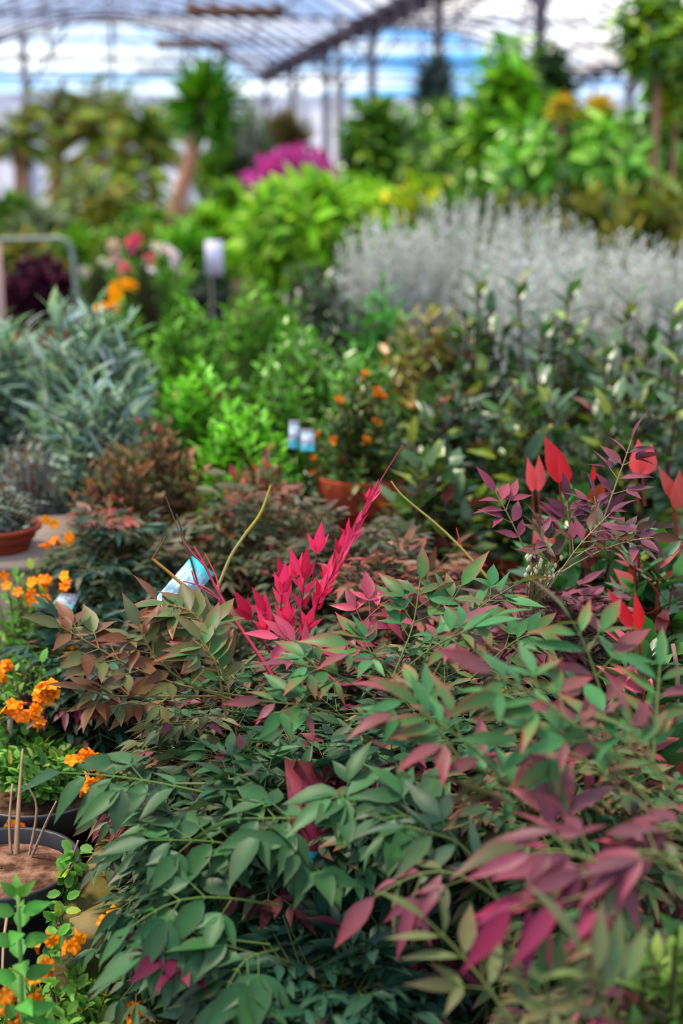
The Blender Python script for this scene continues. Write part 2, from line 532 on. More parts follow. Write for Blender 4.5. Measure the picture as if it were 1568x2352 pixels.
def nandina(label, px, py, d, R, n, pal, seed, L=0.036, tpl=T_NEAR, pot_h=0.13, rz=None, zlow=0.1, heroes=None, group=None, nodes=(0.35, 0.5, 0.64, 0.77, 0.9), plen=0.05, droop=0.25, ratio=0.34, xyz=None, canes=5, sink=0.0, pot='black_pot', squash=1.0, name='potted_nandina'):
    """px, py, d give the top of the crown; it stands in a pot on the floor below"""
    r = np.random.default_rng(seed)
    top = at(px, py, d)
    loc = np.array([top[0], top[1], 0.0])
    t = thing(name, label, 'shrub', loc, 0, group)
    N = Nan(r)
    zt = top[2]
    c0 = loc + np.array([0, 0, zlow])
    tops = []
    for i in range(canes):
        a = r.uniform(0, 6.28); rr = R * 0.22 * math.sqrt(r.random())
        p0 = loc + np.array([rr * math.cos(a) * 0.6, rr * math.sin(a) * 0.6, pot_h * 0.85])
        p1 = loc + np.array([rr * 2 * math.cos(a), rr * 2 * math.sin(a), zt * r.uniform(0.72, 0.9)])
        if p1[2] < p0[2] + 0.02: p1[2] = p0[2] + 0.02
        pm = (p0 + p1) / 2
        for A, B in ((p0, pm), (pm, p1)):
            N.stalk(A, B, 0.0028, 0.0022, lin((105, 80, 55)))
        tops.append((p0, p1))
    ga = math.pi * (3 - math.sqrt(5))
    for i in range(n):
        p0, p1 = tops[i % canes]
        zz = 1 - (i + 0.5) / n            # cos of polar angle, upper half of the dome
        zz = zz ** 0.8
        a = i * ga + r.normal(0, 0.15)
        sh = r.uniform(0.62, 1.06)
        tip = c0 + np.array([math.cos(a) * math.sqrt(1 - zz * zz) * R * sh, math.sin(a) * math.sqrt(1 - zz * zz) * R * sh, (zt - zlow) * zz * sh * r.uniform(0.9, 1.06)])
        f = np.clip(zz * 0.55 + 0.4 + r.uniform(-0.1, 0.1), 0.25, 1)
        base = p0 + (p1 - p0) * f
        mid = (base + tip) / 2 + np.array([0, 0, 0.28 * np.linalg.norm(tip[:2] - base[:2])]) * squash
        N.frond(bez(base, mid, tip), pal, L, ratio, nodes, plen, droop=droop)
    for hfn in heroes or []:
        hfn(N)
    add_pot(t, min(0.1, R * 0.55), pot_h, pot)
    N.build(t, loc, 'nandina', tpl)
    return t, loc


# ------------------------------------------------------------------ generic bush: twigs carry leaves
def bush_mesh(r, R, z0, z1, twigs, per, L, W, pal, tpl=T_MID, upright=0.3, root_z=0.05, fill=0.5, leaf_up=0.5, along=0.5, stemc=(90, 70, 45), rstem=0.0025, fold=0.25, curl=0.12, dome=0.5, flat=1.0, njit=0.5, ry=None):
    """returns (leaf mesh builder, stem mesh builder); local coordinates, plant axis at the origin"""
    ry = ry or R
    n = twigs
    ga = math.pi * (3 - math.sqrt(5))
    i = np.arange(n)
    zc = (1 - (i + 0.5) / n * (1 + dome)) ; zc = np.clip(zc, -dome, 1)
    a = i * ga + r.normal(0, 0.2, n)
    s = r.uniform(fill, 1.0, n) ** 0.6
    lump = 1 + 0.16 * np.sin(a * 3 + r.uniform(0, 6)) + 0.1 * np.sin(a * 5 + zc * 6 + r.uniform(0, 6))
    rad = np.sqrt(np.clip(1 - zc * zc, 0, 1)) ** flat
    zm = z0 + (z1 - z0) * dome / (1 + dome)
    tip = np.stack([np.cos(a) * rad * R * s * lump, np.sin(a) * rad * ry * s * lump, zm + np.where(zc > 0, (z1 - zm), (zm - z0) / dome) * zc * (0.55 + 0.45 * s) * (1 + r.normal(0, 0.05, n))], 1)
    base = np.stack([tip[:, 0] * (0.12 + 0.5 * upright), tip[:, 1] * (0.12 + 0.5 * upright), root_z + (tip[:, 2] - root_z) * r.uniform(0.15, 0.45, n)], 1)
    root = np.stack([tip[:, 0] * 0.06, tip[:, 1] * 0.06, np.full(n, root_z)], 1)
    ms, ml = MB(), MB()
    sc = jit(lin(stemc), n, 0.15, r)
    segs(ms, root, base, rstem * 1.4, rstem, sc, 4)
    segs(ms, base, tip, rstem, rstem * 0.5, sc, 4)
    d = unit(tip - base)
    k = per
    t = 1 - along * (np.tile(np.arange(k), n) + r.uniform(0, 0.9, n * k)) / k
    B, T, DD = np.repeat(base, k, 0), np.repeat(tip, k, 0), np.repeat(d, k, 0)
    P = B + (T - B) * t[:, None]
    az = np.tile(np.arange(k) * ga, n) + np.repeat(r.uniform(0, 6.28, n), k)
    x = unit(np.cross(DD, np.array([0.3, 0.2, 1.0]))); y = np.cross(DD, x)
    rd = x * np.cos(az)[:, None] + y * np.sin(az)[:, None]
    lu = leaf_up + (1 - leaf_up) * np.clip((t - 0.85) / 0.15, 0, 1) * 0.8
    D = unit(rd * (1.1 - lu[:, None] * 0.6) + DD * lu[:, None])
    Nn = DD * 1.0 - rd * 0.4 + np.array([0, 0, 0.5]) + r.normal(0, njit, (n * k, 3))
    cc, ce = pick(pal, n * k, r)
    cc *= np.repeat(1 + r.normal(0, 0.1, (n, 1)), k, 0); ce *= np.repeat(1 + r.normal(0, 0.1, (n, 1)), k, 0)
    LL = L * r.uniform(0.65, 1.25, n * k)
    leaves(ml, P, D, Nn, LL, LL * W, cc, ce, tpl, fold, curl * r.uniform(-0.3, 2, n * k))
    return ml, ms, tip, d


def bush(name, label, px, py, d, wpx, twigs, per, L, W, pal, seed, mat='leaf', cat='shrub', group=None, pot_h=0.16, pot_r=None, potmat='black_pot', zfrac=0.35, extra=None, rz=0.0, **kw):
    r = np.random.default_rng(seed)
    top = at(px, py, d)
    loc = np.array([top[0], top[1], 0.0])
    R = wpx * d / FPX / 2
    zt = top[2]
    z0 = kw.pop('z0', max(pot_h * 0.95, zt * zfrac))
    t = thing(name, label, cat, loc, rz, group)
    ml, ms, tip, dd = bush_mesh(r, R, z0, zt, twigs, per, L, W, pal, root_z=pot_h * 0.85, **kw)
    if extra:
        extra(t, r, R, z0, zt, tip, dd, loc)
    ml.build('foliage', M[mat], t, True)
    ms.build('stem', M['stem'], t)
    add_pot(t, pot_r or max(0.05, min(R * 0.6, pot_h * 0.75)), pot_h, potmat)
    return t


def flower_ball(t, P, r, size, cols, n=9, name='flower_head', shape=T_ROUND, cup=0.6):
    """a head of several petals/florets"""
    mb = MB()
    D = unit(r.normal(0, 1, (n, 3)) + np.array([0, -0.3, 0.7]))
    c = np.array([lin(cols[i]) for i in r.integers(0, len(cols), n)])
    c *= r.uniform(0.8, 1.15, (n, 1))
    Pn = np.asarray(P) + D * size * 0.15
    N = np.cross(D, r.normal(0, 1, (n, 3)))
    leaves(mb, Pn, D, N, size * r.uniform(0.8, 1.1, n), size * 0.95, c, c * 0.95, shape, 0.2, 0.2)
    return mb.build(name, M['petal'], t, True)


exec_after = []
# ================================================================== THE SETTING
# floor
mb = MB()
gx, gy = np.linspace(-12, 22, 18), np.linspace(-6, 60, 34)
VX, VY = np.meshgrid(gx, gy)
V = np.stack([VX.ravel(), VY.ravel(), np.zeros(VX.size)], 1)
nx = len(gx)
F = [(j * nx + i, j * nx + i + 1, (j + 1) * nx + i + 1, (j + 1) * nx + i) for j in range(len(gy) - 1) for i in range(nx - 1)]
mb.add(V, F)
structure('floor', mb, M['ground'])

GZ = H + 2.45        # gutter height
RISE = 1.3
Y0, Y1 = -5.0, 38.0
TUN = [(-11, -3), (-3, 5), (5, 13), (13, 21)]


def arch_pts(x0, x1, n=25, dz=0.0):
    u = np.linspace(-1, 1, n)
    return np.stack([(x0 + x1) / 2 + u * (x1 - x0) / 2, np.zeros(n), GZ + RISE * (1 - u * u) + dz], 1)


# roof film over each tunnel
for i, (x0, x1) in enumerate(TUN):
    mb = MB()
    a = arch_pts(x0, x1)
    n = len(a)
    b0 = a.copy(); b0[:, 1] = Y0
    b1 = a.copy(); b1[:, 1] = Y1
    mb.add(np.concatenate([b0, b1]), [(k, k + 1, n + k + 1, n + k) for k in range(n - 1)])
    structure('ceiling', mb, M['film_a' if i < 2 else 'film_b'], True)

# ribs: one tube arch each, every 1.1 m where the roof is in view
for i, (x0, x1) in enumerate(TUN[1:]):
    mb = MB()
    tube(mb, arch_pts(x0 + 0.06, x1 - 0.06, 21, -0.05), 0.034, k=6)
    first = None
    for k in range(22):
        y = Y1 - 0.05 - k * 1.1
        if first is None:
            first = structure('roof_rib', mb, M['steel'], True); first.location.y = y
        else:
            c = first.copy(); COL.objects.link(c); c.location.y = y
    # purlins along the tunnel
    pa = arch_pts(x0 + 0.06, x1 - 0.06, 9, -0.09)
    p0 = None
    for q in range(1, 8):
        mb = MB()
        tube(mb, [(pa[q, 0], 13.5, pa[q, 2]), (pa[q, 0], Y1, pa[q, 2])], 0.022, k=6)
        structure('roof_purlin', mb, M['steel'], True)
    # trusses: tie bar with hangers and braces every 4.4 m
    xm = (x0 + x1) / 2
    first = None
    for k in range(6):
        y = 15.3 + 4.4 * k
        if first is None:
            mb = MB()
            tube(mb, [(x0, 0, GZ + 0.02), (xm, 0, GZ + 0.02), (x1, 0, GZ + 0.02)], 0.03, k=6)
            hs = []
            for u in (-0.66, -0.33, 0, 0.33, 0.66):
                x = xm + u * (x1 - x0) / 2
                hs.append((x, GZ + RISE * (1 - u * u) - 0.06))
                tube(mb, [(x, 0, GZ + 0.02), (x, 0, hs[-1][1])], 0.02, k=6)
            for (xa, za), (xb, zb) in zip(hs[:-1], hs[1:]):
                tube(mb, [(xa, 0, GZ + 0.02), (xb, 0, zb)] if xa < xm - 0.1 else [(xa, 0, za), (xb, 0, GZ + 0.02)], 0.015, k=6)
            first = structure('roof_truss', mb, M['steel'], True); first.location.y = y
        else:
            c = first.copy(); COL.objects.link(c); c.location.y = y

# gutters with hanging brackets, columns beneath
for x in (-3, 5, 13):
    mb = MB()
    prof = [(-0.16, 0.1), (-0.1, -0.05), (0.1, -0.05), (0.16, 0.1), (0.145, 0.1), (0.09, -0.03), (-0.09, -0.03), (-0.145, 0.1)]
    n = len(prof)
    V = [(x + p, y, GZ + q) for y in (Y0, Y1) for p, q in prof]
    mb.add(V, [(k, (k + 1) % n, n + (k + 1) % n, n + k) for k in range(n)])
    for y in np.arange(14, Y1, 1.1):
        boxm(mb, (x - 0.09, y, GZ - 0.2), (x + 0.09, y + 0.12, GZ - 0.045))
    structure('gutter', mb, M['gutter'])
for x in (-3, 5, 13):
    first = None
    for k in range(7 if x < 12 else 6):
        y = 10.9 + 4.4 * k
        if first is None:
            mb = MB()
            boxm(mb, (-0.06, -0.05, 0), (0.06, 0.05, GZ - 0.05))
            boxm(mb, (-0.14, -0.12, 0), (0.14, 0.12, 0.02))
            for sg in (-1, 1):
                tube(mb, [(sg * 0.05, 0, GZ - 0.7), (sg * 0.6, 0, GZ + 0.0)], 0.025, k=6)
            first = structure('column', mb, M['dark_steel']); first.location = (x, y, 0)
        else:
            c = first.copy(); COL.objects.link(c); c.location = (x, y, 0)

# end wall: pale sheet below, open arch above with bars
WT = H + (400 - 232) * 38 / FPX
mb = MB()
xs = np.linspace(-11, 21, 129)
wob = 0.03 * np.sin(xs * 9)
V = [(x, Y1 + w, z) for z in (0, WT) for x, w in zip(xs, wob)]
n = len(xs)
mb.add(V, [(k, k + 1, n + k + 1, n + k) for k in range(n - 1)], lin((236, 234, 246)))
structure('wall_back', mb, M['sheet'])
for i, (x0, x1) in enumerate(TUN[1:]):
    mb = MB()
    xm = (x0 + x1) / 2
    tube(mb, arch_pts(x0, x1, 21, -0.02) + np.array([0, Y1 + 0.06, 0]), 0.06, k=6)
    for u in (-0.75, -0.5, 0.05, 0.5, 0.75):
        x = xm + u * (x1 - x0) / 2
        tube(mb, [(x, Y1 + 0.06, 0), (x, Y1 + 0.06, GZ + RISE * (1 - u * u))], 0.05 if u != -0.5 else 0.11, k=6)
    for z in (WT, GZ - 0.1, GZ + 0.35):
        hw = (x1 - x0) / 2 * math.sqrt(max(0.0, min(1, 1 - (z - GZ) / RISE)))
        tube(mb, [(xm - hw, Y1 + 0.06, z), (xm + hw, Y1 + 0.06, z)], 0.035, k=6)
    for xa, xb in ((-0.5, -0.22), (0.75, 0.5)):
        tube(mb, [(xm + xa * 4, Y1 + 0.06, WT), (xm + xb * 4, Y1 + 0.06, GZ + RISE * (1 - xb * xb) - 0.05)], 0.05, k=6)
    structure('gable_frame', mb, M['steel'], True)
# side walls of film
for nm, x in (('wall_left', -11), ('wall_right', 21)):
    mb = MB()
    mb.add([(x, Y0, 0), (x, Y1, 0), (x, Y1, GZ), (x, Y0, GZ)], [(0, 1, 2, 3)], lin((236, 234, 246)))
    structure(nm, mb, M['sheet'])

# neighbouring greenhouses seen through the open gable: folded ridges of pale film
for (px, w, dd) in ((150, 3.4, 46), (330, 3.4, 46)):
    pass
mb = MB()
zz = [(-2.4, WT - 0.4), (-1.0, WT + 0.45), (0.55, WT - 0.35), (1.55, WT + 0.45), (3.0, WT - 0.4), (4.2, WT + 0.35), (5.4, WT - 0.4)]
V = [(x, y, z) for y in (44, 56) for x, z in zz] + [(x, 44, 0) for x, z in zz]
n = len(zz)
mb.add(V, [(k, k + 1, n + k + 1, n + k) for k in range(n - 1)] + [(2 * n + k, 2 * n + k + 1, k + 1, k) for k in range(n - 1)], lin((226, 226, 240)))
o = mb.build('neighbouring_greenhouse', M['sheet'])
tag(o, 'pale zigzag ridged greenhouse roof beyond the open end arch', 'greenhouse')

# hanging wooden beams
for (px, py, d, ln, lab) in ((540, 24, 23, 1.62, 'brown wooden beam hung under the roof, the nearest and highest in view'),
                             (440, 105, 30, 1.5, 'brown wooden beam hung under the roof in front of the left blue arch'),
                             (365, 164, 34, 1.1, 'small faint wooden beam hung lowest, across the left blue arch')):
    p = at(px, py, d)
    t = thing('hanging_beam', lab, 'beam', p, 0, 'wooden beams hung under the roof')
    mb = MB(); boxm(mb, (-ln / 2, -0.06, -0.07), (ln / 2, 0.06, 0.07)); mb.build('beam', M['wood'], t)
    for sx in (-0.42, 0.42):
        x = p[0] + sx * ln
        zr = GZ + RISE * (1 - ((x - 1) / 4) ** 2) - 0.02
        mb = MB(); tube(mb, [(sx * ln, 0, 0.05), (sx * ln, 0, zr - p[2])], 0.01, k=5); mb.build('hanger', M['steel'], t)

# ================================================================== NANDINAS
GREEN = [(5, (66, 114, 70), (92, 122, 76)), (3, (54, 94, 60), (66, 98, 70)), (2, (76, 124, 84), (150, 84, 86)), (0.5, (120, 60, 66), (150, 60, 74))]
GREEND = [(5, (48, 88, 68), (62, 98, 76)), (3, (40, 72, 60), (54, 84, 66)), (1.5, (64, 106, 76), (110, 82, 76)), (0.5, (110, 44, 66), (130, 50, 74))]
PINKG = [(5, (68, 134, 72), (208, 54, 80)), (3, (62, 122, 70), (186, 66, 76)), (1.2, (160, 78, 92), (190, 62, 88)), (2.5, (62, 116, 76), (96, 134, 88))]
MAUVE = [(5, (142, 76, 94), (158, 76, 98)), (2, (120, 68, 84), (150, 64, 88)), (1, (98, 94, 72), (150, 80, 86)), (0.7, (92, 66, 44), (122, 66, 56))]
BRONZE = [(3, (124, 92, 56), (150, 86, 70)), (4, (108, 120, 68), (146, 98, 74)), (2, (112, 70, 44), (138, 74, 60)), (0.6, (150, 84, 84), (166, 84, 92))]
MIX = PINKG + [(2.5, (112, 94, 72), (150, 84, 86)), (2, (134, 70, 84), (170, 66, 90))]
CRIM = [(5, (232, 62, 104), (236, 70, 112)), (2.5, (190, 34, 68), (208, 44, 84)), (1, (190, 70, 100), (200, 70, 104))]
OLIVE = [(4, (112, 122, 80), (140, 120, 88)), (2, (96, 120, 66), (120, 128, 76)), (2, (156, 80, 100), (180, 72, 104)), (1.5, (84, 112, 78), (170, 78, 90))]
OLD = [(4, (88, 104, 66), (120, 104, 76)), (3, (72, 100, 64), (98, 106, 72)), (1.4, (128, 90, 66), (150, 92, 74)), (0.8, (160, 66, 66), (176, 70, 70))]


def path(*p):
    return [at(*q) for q in p]


def smooth(pts, n=12):
    pts = np.asarray(pts, float)
    if len(pts) == 2:
        return np.linspace(pts[0], pts[1], n)
    t = np.linspace(0, 1, len(pts)); tt = np.linspace(0, 1, n)
    # Catmull-like: quadratic smoothing of the linear interpolation
    a = np.stack([np.interp(tt, t, pts[:, k]) for k in range(3)], 1)
    for _ in range(2):
        a[1:-1] = (a[:-2] + 2 * a[1:-1] + a[2:]) / 4
    return a


def twig(N, pts, r0, r1, c):
    p = smooth(path(*pts), 10)
    for i in range(len(p) - 1):
        f0, f1 = i / 9, (i + 1) / 9
        N.stalk(p[i], p[i + 1], r0 + (r1 - r0) * f0, r0 + (r1 - r0) * f1, lin(c))


TOC = -CF            # towards the lens: young shoots tip their faces outward
UPC = unit(np.array([0, 0, 1.0]) * 0.75 + np.array([0, -1.0, 0]) * 0.65)

# --- crimson shoots at the heart of the picture
def hero_crimson(NW, NC, NS, NB):
    N = NW
    rd = (150, 30, 58)
    kw = dict(stem=rd, droop=0.0, up=UPC, rad=0.0013, njit=0.3)
    # long wand running to the upper right, closed leaves hugging the stem
    w = smooth(path((672, 1500, 1.40), (720, 1400, 1.40), (770, 1300, 1.41), (820, 1210, 1.42), (862, 1120, 1.43), (925, 1022, 1.44)), 14)
    for i in range(13):
        N.stalk(w[i], w[i + 1], 0.0017 - i * 0.00009, 0.0016 - i * 0.00009, lin(rd))
    r = N.r
    for i in range(30):
        f = 0.22 + 0.78 * (i / 43) ** 0.9
        k = min(int(f * 13), 12); P = w[k] + (w[k + 1] - w[k]) * (f * 13 - k); T = unit(w[k + 1] - w[k])
        sd = unit(np.cross(T, UPC)) * (-1) ** i
        D = unit(T * 1.0 + sd * r.uniform(0.1, 0.42) + UPC * 0.1)
        L = 0.026 * (1.0 - 0.4 * f) * r.uniform(0.8, 1.15)
        c = lin(CRIM[0][1] if r.random() < 0.6 else CRIM[1][1]) * r.uniform(0.85, 1.1)
        N.leaf(P, D, UPC + r.normal(0, 0.35, 3), L, L * r.uniform(0.16, 0.26), c, c, 0.03)
    N = NC
    # clusters of erect leaflets (base -> apex), each a small pinna
    for (bx, by, tx, ty, d, L, k) in ((640, 1470, 585, 1360, 1.37, 0.032, 3), (640, 1440, 655, 1300, 1.38, 0.034, 3), (675, 1420, 640, 1290, 1.40, 0.034, 2),
                                      (700, 1400, 668, 1262, 1.41, 0.034, 2), (690, 1430, 706, 1250, 1.39, 0.036, 3), (715, 1350, 738, 1205, 1.41, 0.034, 1),
                                      (620, 1490, 598, 1420, 1.36, 0.032, 2), (655, 1480, 660, 1390, 1.37, 0.032, 3), (745, 1370, 760, 1290, 1.42, 0.030, 3),
                                      (770, 1330, 790, 1220, 1.43, 0.026, 3), (800, 1270, 800, 1200, 1.43, 0.022, 2), (835, 1180, 848, 1125, 1.43, 0.016, 1),
                                      (620, 1500, 540, 1360, 1.38, 0.034, 1), (720, 1420, 745, 1330, 1.38, 0.03, 3), (690, 1480, 715, 1410, 1.37, 0.03, 3)):
        A, B = at(bx, by, d + 0.02), at(tx, ty, d)
        T = unit(B - A); sd = unit(np.cross(T, UPC))
        P = A + (B - A) * 0.55
        N.stalk(A, P, 0.0011, 0.0006, lin(rd))
        def one(P, D, L):
            c = lin(CRIM[0][1] if r.random() < 0.65 else CRIM[1][1]) * r.uniform(0.85, 1.12)
            N.leaf(P, D, UPC * 0.8 - CF * 0.5 + r.normal(0, 0.3, 3), L * r.uniform(0.9, 1.1), L * r.uniform(0.27, 0.36), c, np.minimum(c * 1.12, 1), 0.05)
        one(P, T, L)
        for j in range(k):
            for sg in (-1, 1):
                Q = P - (P - A) * 0.32 * j
                one(Q, unit(T + sd * sg * r.uniform(0.35, 0.75)), L * (0.68 - 0.1 * j))
    twig(N, ((640, 1505, 1.385), (690, 1440, 1.415), (735, 1380, 1.43), (770, 1330, 1.445), (800, 1270, 1.45), (835, 1180, 1.45)), 0.0012, 0.0006, rd)
    N = NS
    twig(N, ((720, 1530, 1.30), (745, 1545, 1.33), (800, 1480, 1.33)), 0.0011, 0.0009, rd)
    twig(N, ((745, 1545, 1.325), (790, 1580, 1.31), (830, 1560, 1.30)), 0.0011, 0.0009, rd)
    # rosy half-open sprays lower right of the wand
    for (pp, L) in ((((800, 1480, 1.33), (840, 1420, 1.34), (890, 1380, 1.35)), 0.034), (((720, 1530, 1.30), (690, 1480, 1.29), (640, 1465, 1.28)), 0.03),
                    (((830, 1560, 1.3), (800, 1500, 1.31), (790, 1450, 1.32)), 0.024)):
        N.pinnate(smooth(path(*pp), 8), [((190, 76, 98), (200, 72, 98)), ((164, 62, 82), (180, 64, 88))], L, 0.36, 3, 0.4, stem=(150, 60, 70), up=UPC)
    N = NB
    # bare red stem on the left with thread-like new shoots
    twig(N, ((655, 1600, 1.33), (612, 1530, 1.34), (560, 1450, 1.36), (505, 1380, 1.38), (470, 1290, 1.39), (445, 1255, 1.40)), 0.0022, 0.0012, (150, 40, 62))
    for q in (((520, 1400, 1.38), (480, 1350, 1.38), (420, 1335, 1.38)), ((505, 1380, 1.38), (500, 1330, 1.39), (470, 1270, 1.4)), ((500, 1375, 1.38), (450, 1345, 1.38), (440, 1310, 1.38)), ((470, 1300, 1.39), (440, 1270, 1.39), (420, 1240, 1.39))):
        twig(N, q, 0.0011, 0.0006, (190, 60, 84))


def hero_twigs(N):
    tan, yel, brn = (140, 128, 70), (146, 130, 34), (104, 72, 36)
    twig(N, ((500, 1350, 1.46), (530, 1275, 1.47), (565, 1225, 1.48)), 0.0019, 0.0017, tan)
    twig(N, ((565, 1225, 1.48), (600, 1180, 1.49), (622, 1115, 1.5)), 0.0019, 0.0013, yel)
    twig(N, ((460, 1380, 1.42), (400, 1325, 1.44), (350, 1284, 1.45)), 0.0019, 0.0016, (140, 96, 32))
    twig(N, ((350, 1284, 1.45), (372, 1250, 1.45), (380, 1232, 1.45)), 0.0014, 0.0008, brn)
    twig(N, ((470, 1400, 1.46), (440, 1290, 1.47), (405, 1180, 1.48)), 0.0014, 0.0009, (70, 50, 42))
    twig(N, ((440, 1290, 1.47), (415, 1230, 1.48), (380, 1140, 1.49)), 0.001, 0.0006, (90, 66, 48))


PG = [((64, 140, 70), (212, 44, 76)), ((58, 128, 66), (196, 54, 72)), ((76, 140, 80), (104, 144, 84)), ((66, 132, 76), (90, 134, 80)), ((128, 84, 84), (190, 60, 84))]
PG2 = PG + [((150, 80, 96), (180, 66, 92))]
OG = [((118, 132, 82), (150, 124, 92)), ((106, 132, 76), (136, 130, 84))]
BG = [((114, 124, 66), (154, 100, 76)), ((126, 92, 54), (152, 86, 68)), ((116, 74, 44), (140, 74, 58)), ((104, 122, 70), (136, 104, 76))]


def hero_right_twig(N):
    twig(N, ((1130, 1340, 1.40), (1050, 1245, 1.42), (975, 1180, 1.44), (920, 1140, 1.45), (898, 1105, 1.46)), 0.0016, 0.0009, (136, 120, 50))
    twig(N, ((1060, 1256, 1.42), (1052, 1230, 1.42), (1048, 1212, 1.42)), 0.001, 0.0006, (190, 70, 60))
    # pink-edged fronds in the middle, slightly before the crimson plant
    for (pp, L) in ((((960, 1560, 1.27), (1000, 1440, 1.27), (1060, 1345, 1.27)), 0.033), (((900, 1560, 1.24), (950, 1440, 1.26), (965, 1330, 1.28)), 0.034),
                    (((980, 1580, 1.22), (1040, 1470, 1.22), (1130, 1420, 1.2)), 0.035), (((900, 1560, 1.22), (1000, 1480, 1.2), (1090, 1440, 1.18)), 0.036),
                    (((1000, 1500, 1.3), (1090, 1400, 1.3), (1180, 1345, 1.3)), 0.036),
                    (((860, 1600, 1.22), (760, 1540, 1.2), (680, 1525, 1.19)), 0.034), (((1080, 1560, 1.25), (1180, 1470, 1.25), (1260, 1440, 1.25)), 0.034),
                    (((800, 1650, 1.2), (700, 1620, 1.18), (600, 1610, 1.17)), 0.033), (((900, 1560, 1.22), (860, 1500, 1.2), (800, 1480, 1.2)), 0.036)):
        N.pinnate(smooth(path(*pp), 9), PG, L, 0.33, 4, 0.4)


def hero_bronze(N):
    for (pp, L, pal) in ((((560, 1600, 1.30), (420, 1580, 1.30), (300, 1535, 1.28), (185, 1465, 1.27), (140, 1440, 1.26)), 0.038, BRONZE),
                    (((540, 1610, 1.28), (420, 1570, 1.26), (345, 1500, 1.25), (320, 1440, 1.25)), 0.036, BRONZE),
                    (((520, 1600, 1.30), (400, 1600, 1.28), (250, 1600, 1.27), (200, 1585, 1.26)), 0.034, BRONZE),
                    (((520, 1570, 1.28), (490, 1470, 1.28), (440, 1400, 1.28), (380, 1388, 1.28)), 0.036, MIX),
                    (((540, 1560, 1.32), (470, 1490, 1.34), (400, 1440, 1.34), (360, 1380, 1.34)), 0.032, BRONZE),
                    (((520, 1650, 1.25), (500, 1530, 1.24), (460, 1470, 1.24)), 0.036, MIX)):
        N.pinnate(smooth(path(*pp), 12), BG if pal is BRONZE else BG[:1] + PG[:2], L, 0.38, 6, 0.36, stem=(120, 100, 46), rad=0.0011)


def hero_front(N):
    G2 = [((64, 118, 66), (86, 116, 66)), ((72, 118, 74), (100, 108, 80)), ((56, 102, 62), (76, 104, 62))]
    for (pp, L) in ((((560, 1840, 1.17), (380, 1800, 1.17), (250, 1780, 1.17), (140, 1775, 1.18)), 0.044),
                    (((480, 1800, 1.17), (330, 1800, 1.18), (265, 1760, 1.19)), 0.038),
                    (((760, 2030, 1.14), (720, 1990, 1.10), (660, 1940, 1.08)), 0.042),
                    (((760, 1880, 1.12), (660, 1880, 1.11), (560, 1880, 1.11)), 0.042),
                    (((640, 2080, 1.12), (520, 2060, 1.10), (400, 2060, 1.09), (300, 2130, 1.09)), 0.042),
                    (((640, 1960, 1.15), (480, 1930, 1.14), (340, 1930, 1.13)), 0.04),
                    (((620, 2170, 1.10), (450, 2150, 1.08), (330, 2190, 1.07)), 0.042),
                    (((640, 2180, 1.09), (560, 2200, 1.06), (510, 2290, 1.05)), 0.054),
                    (((760, 1900, 1.12), (800, 1820, 1.1), (760, 1835, 1.09)), 0.042),
                    (((980, 2030, 1.12), (960, 1900, 1.10), (930, 1880, 1.09)), 0.045),
                    (((1000, 1960, 1.1), (950, 1870, 1.08), (880, 1880, 1.07)), 0.042)):
        N.pinnate(smooth(path(*pp), 9), G2, L, 0.4, 4, 0.3, stem=(84, 108, 46), droop=0.3)
    # wine-red spray low on the left
    N.frond(smooth(path((560, 2230, 1.09), (440, 2190, 1.09), (370, 2160, 1.09)), 8), [(1, (120, 34, 66), (134, 44, 76))], 0.036, 0.4, (0.4, 0.7), 0.035, stem=(110, 60, 50))


def hero_right(N):
    for (pp, L, n) in ((((1420, 1760, 1.04), (1385, 1600, 1.05), (1345, 1480, 1.06), (1312, 1425, 1.06)), 0.045, 4),
                    (((1500, 1850, 0.94), (1380, 1720, 0.95), (1260, 1610, 0.96), (1180, 1575, 0.96), (1130, 1545, 0.96)), 0.045, 5),
                    (((1500, 1750, 1.0), (1510, 1600, 1.02), (1515, 1530, 1.03)), 0.036, 3),
                    (((1568, 1850, 0.98), (1480, 1740, 1.0), (1400, 1680, 1.0), (1330, 1650, 1.0)), 0.042, 4),
                    (((1420, 1800, 0.97), (1300, 1720, 0.97), (1180, 1700, 0.97)), 0.042, 4),
                    (((1200, 1850, 1.0), (1100, 1720, 1.0), (1000, 1660, 1.0), (960, 1620, 1.0)), 0.042, 4),
                    (((1280, 1900, 1.0), (1180, 1800, 1.0), (1080, 1760, 1.0)), 0.04, 4),
                    (((1540, 1800, 0.96), (1470, 1720, 0.96), (1440, 1640, 0.97)), 0.038, 3),
                    (((1060, 1750, 1.04), (980, 1640, 1.05), (900, 1590, 1.06)), 0.04, 4)):
        N.pinnate(smooth(path(*pp), 9), PG, L, 0.28, n, 0.3, rad=0.0011)


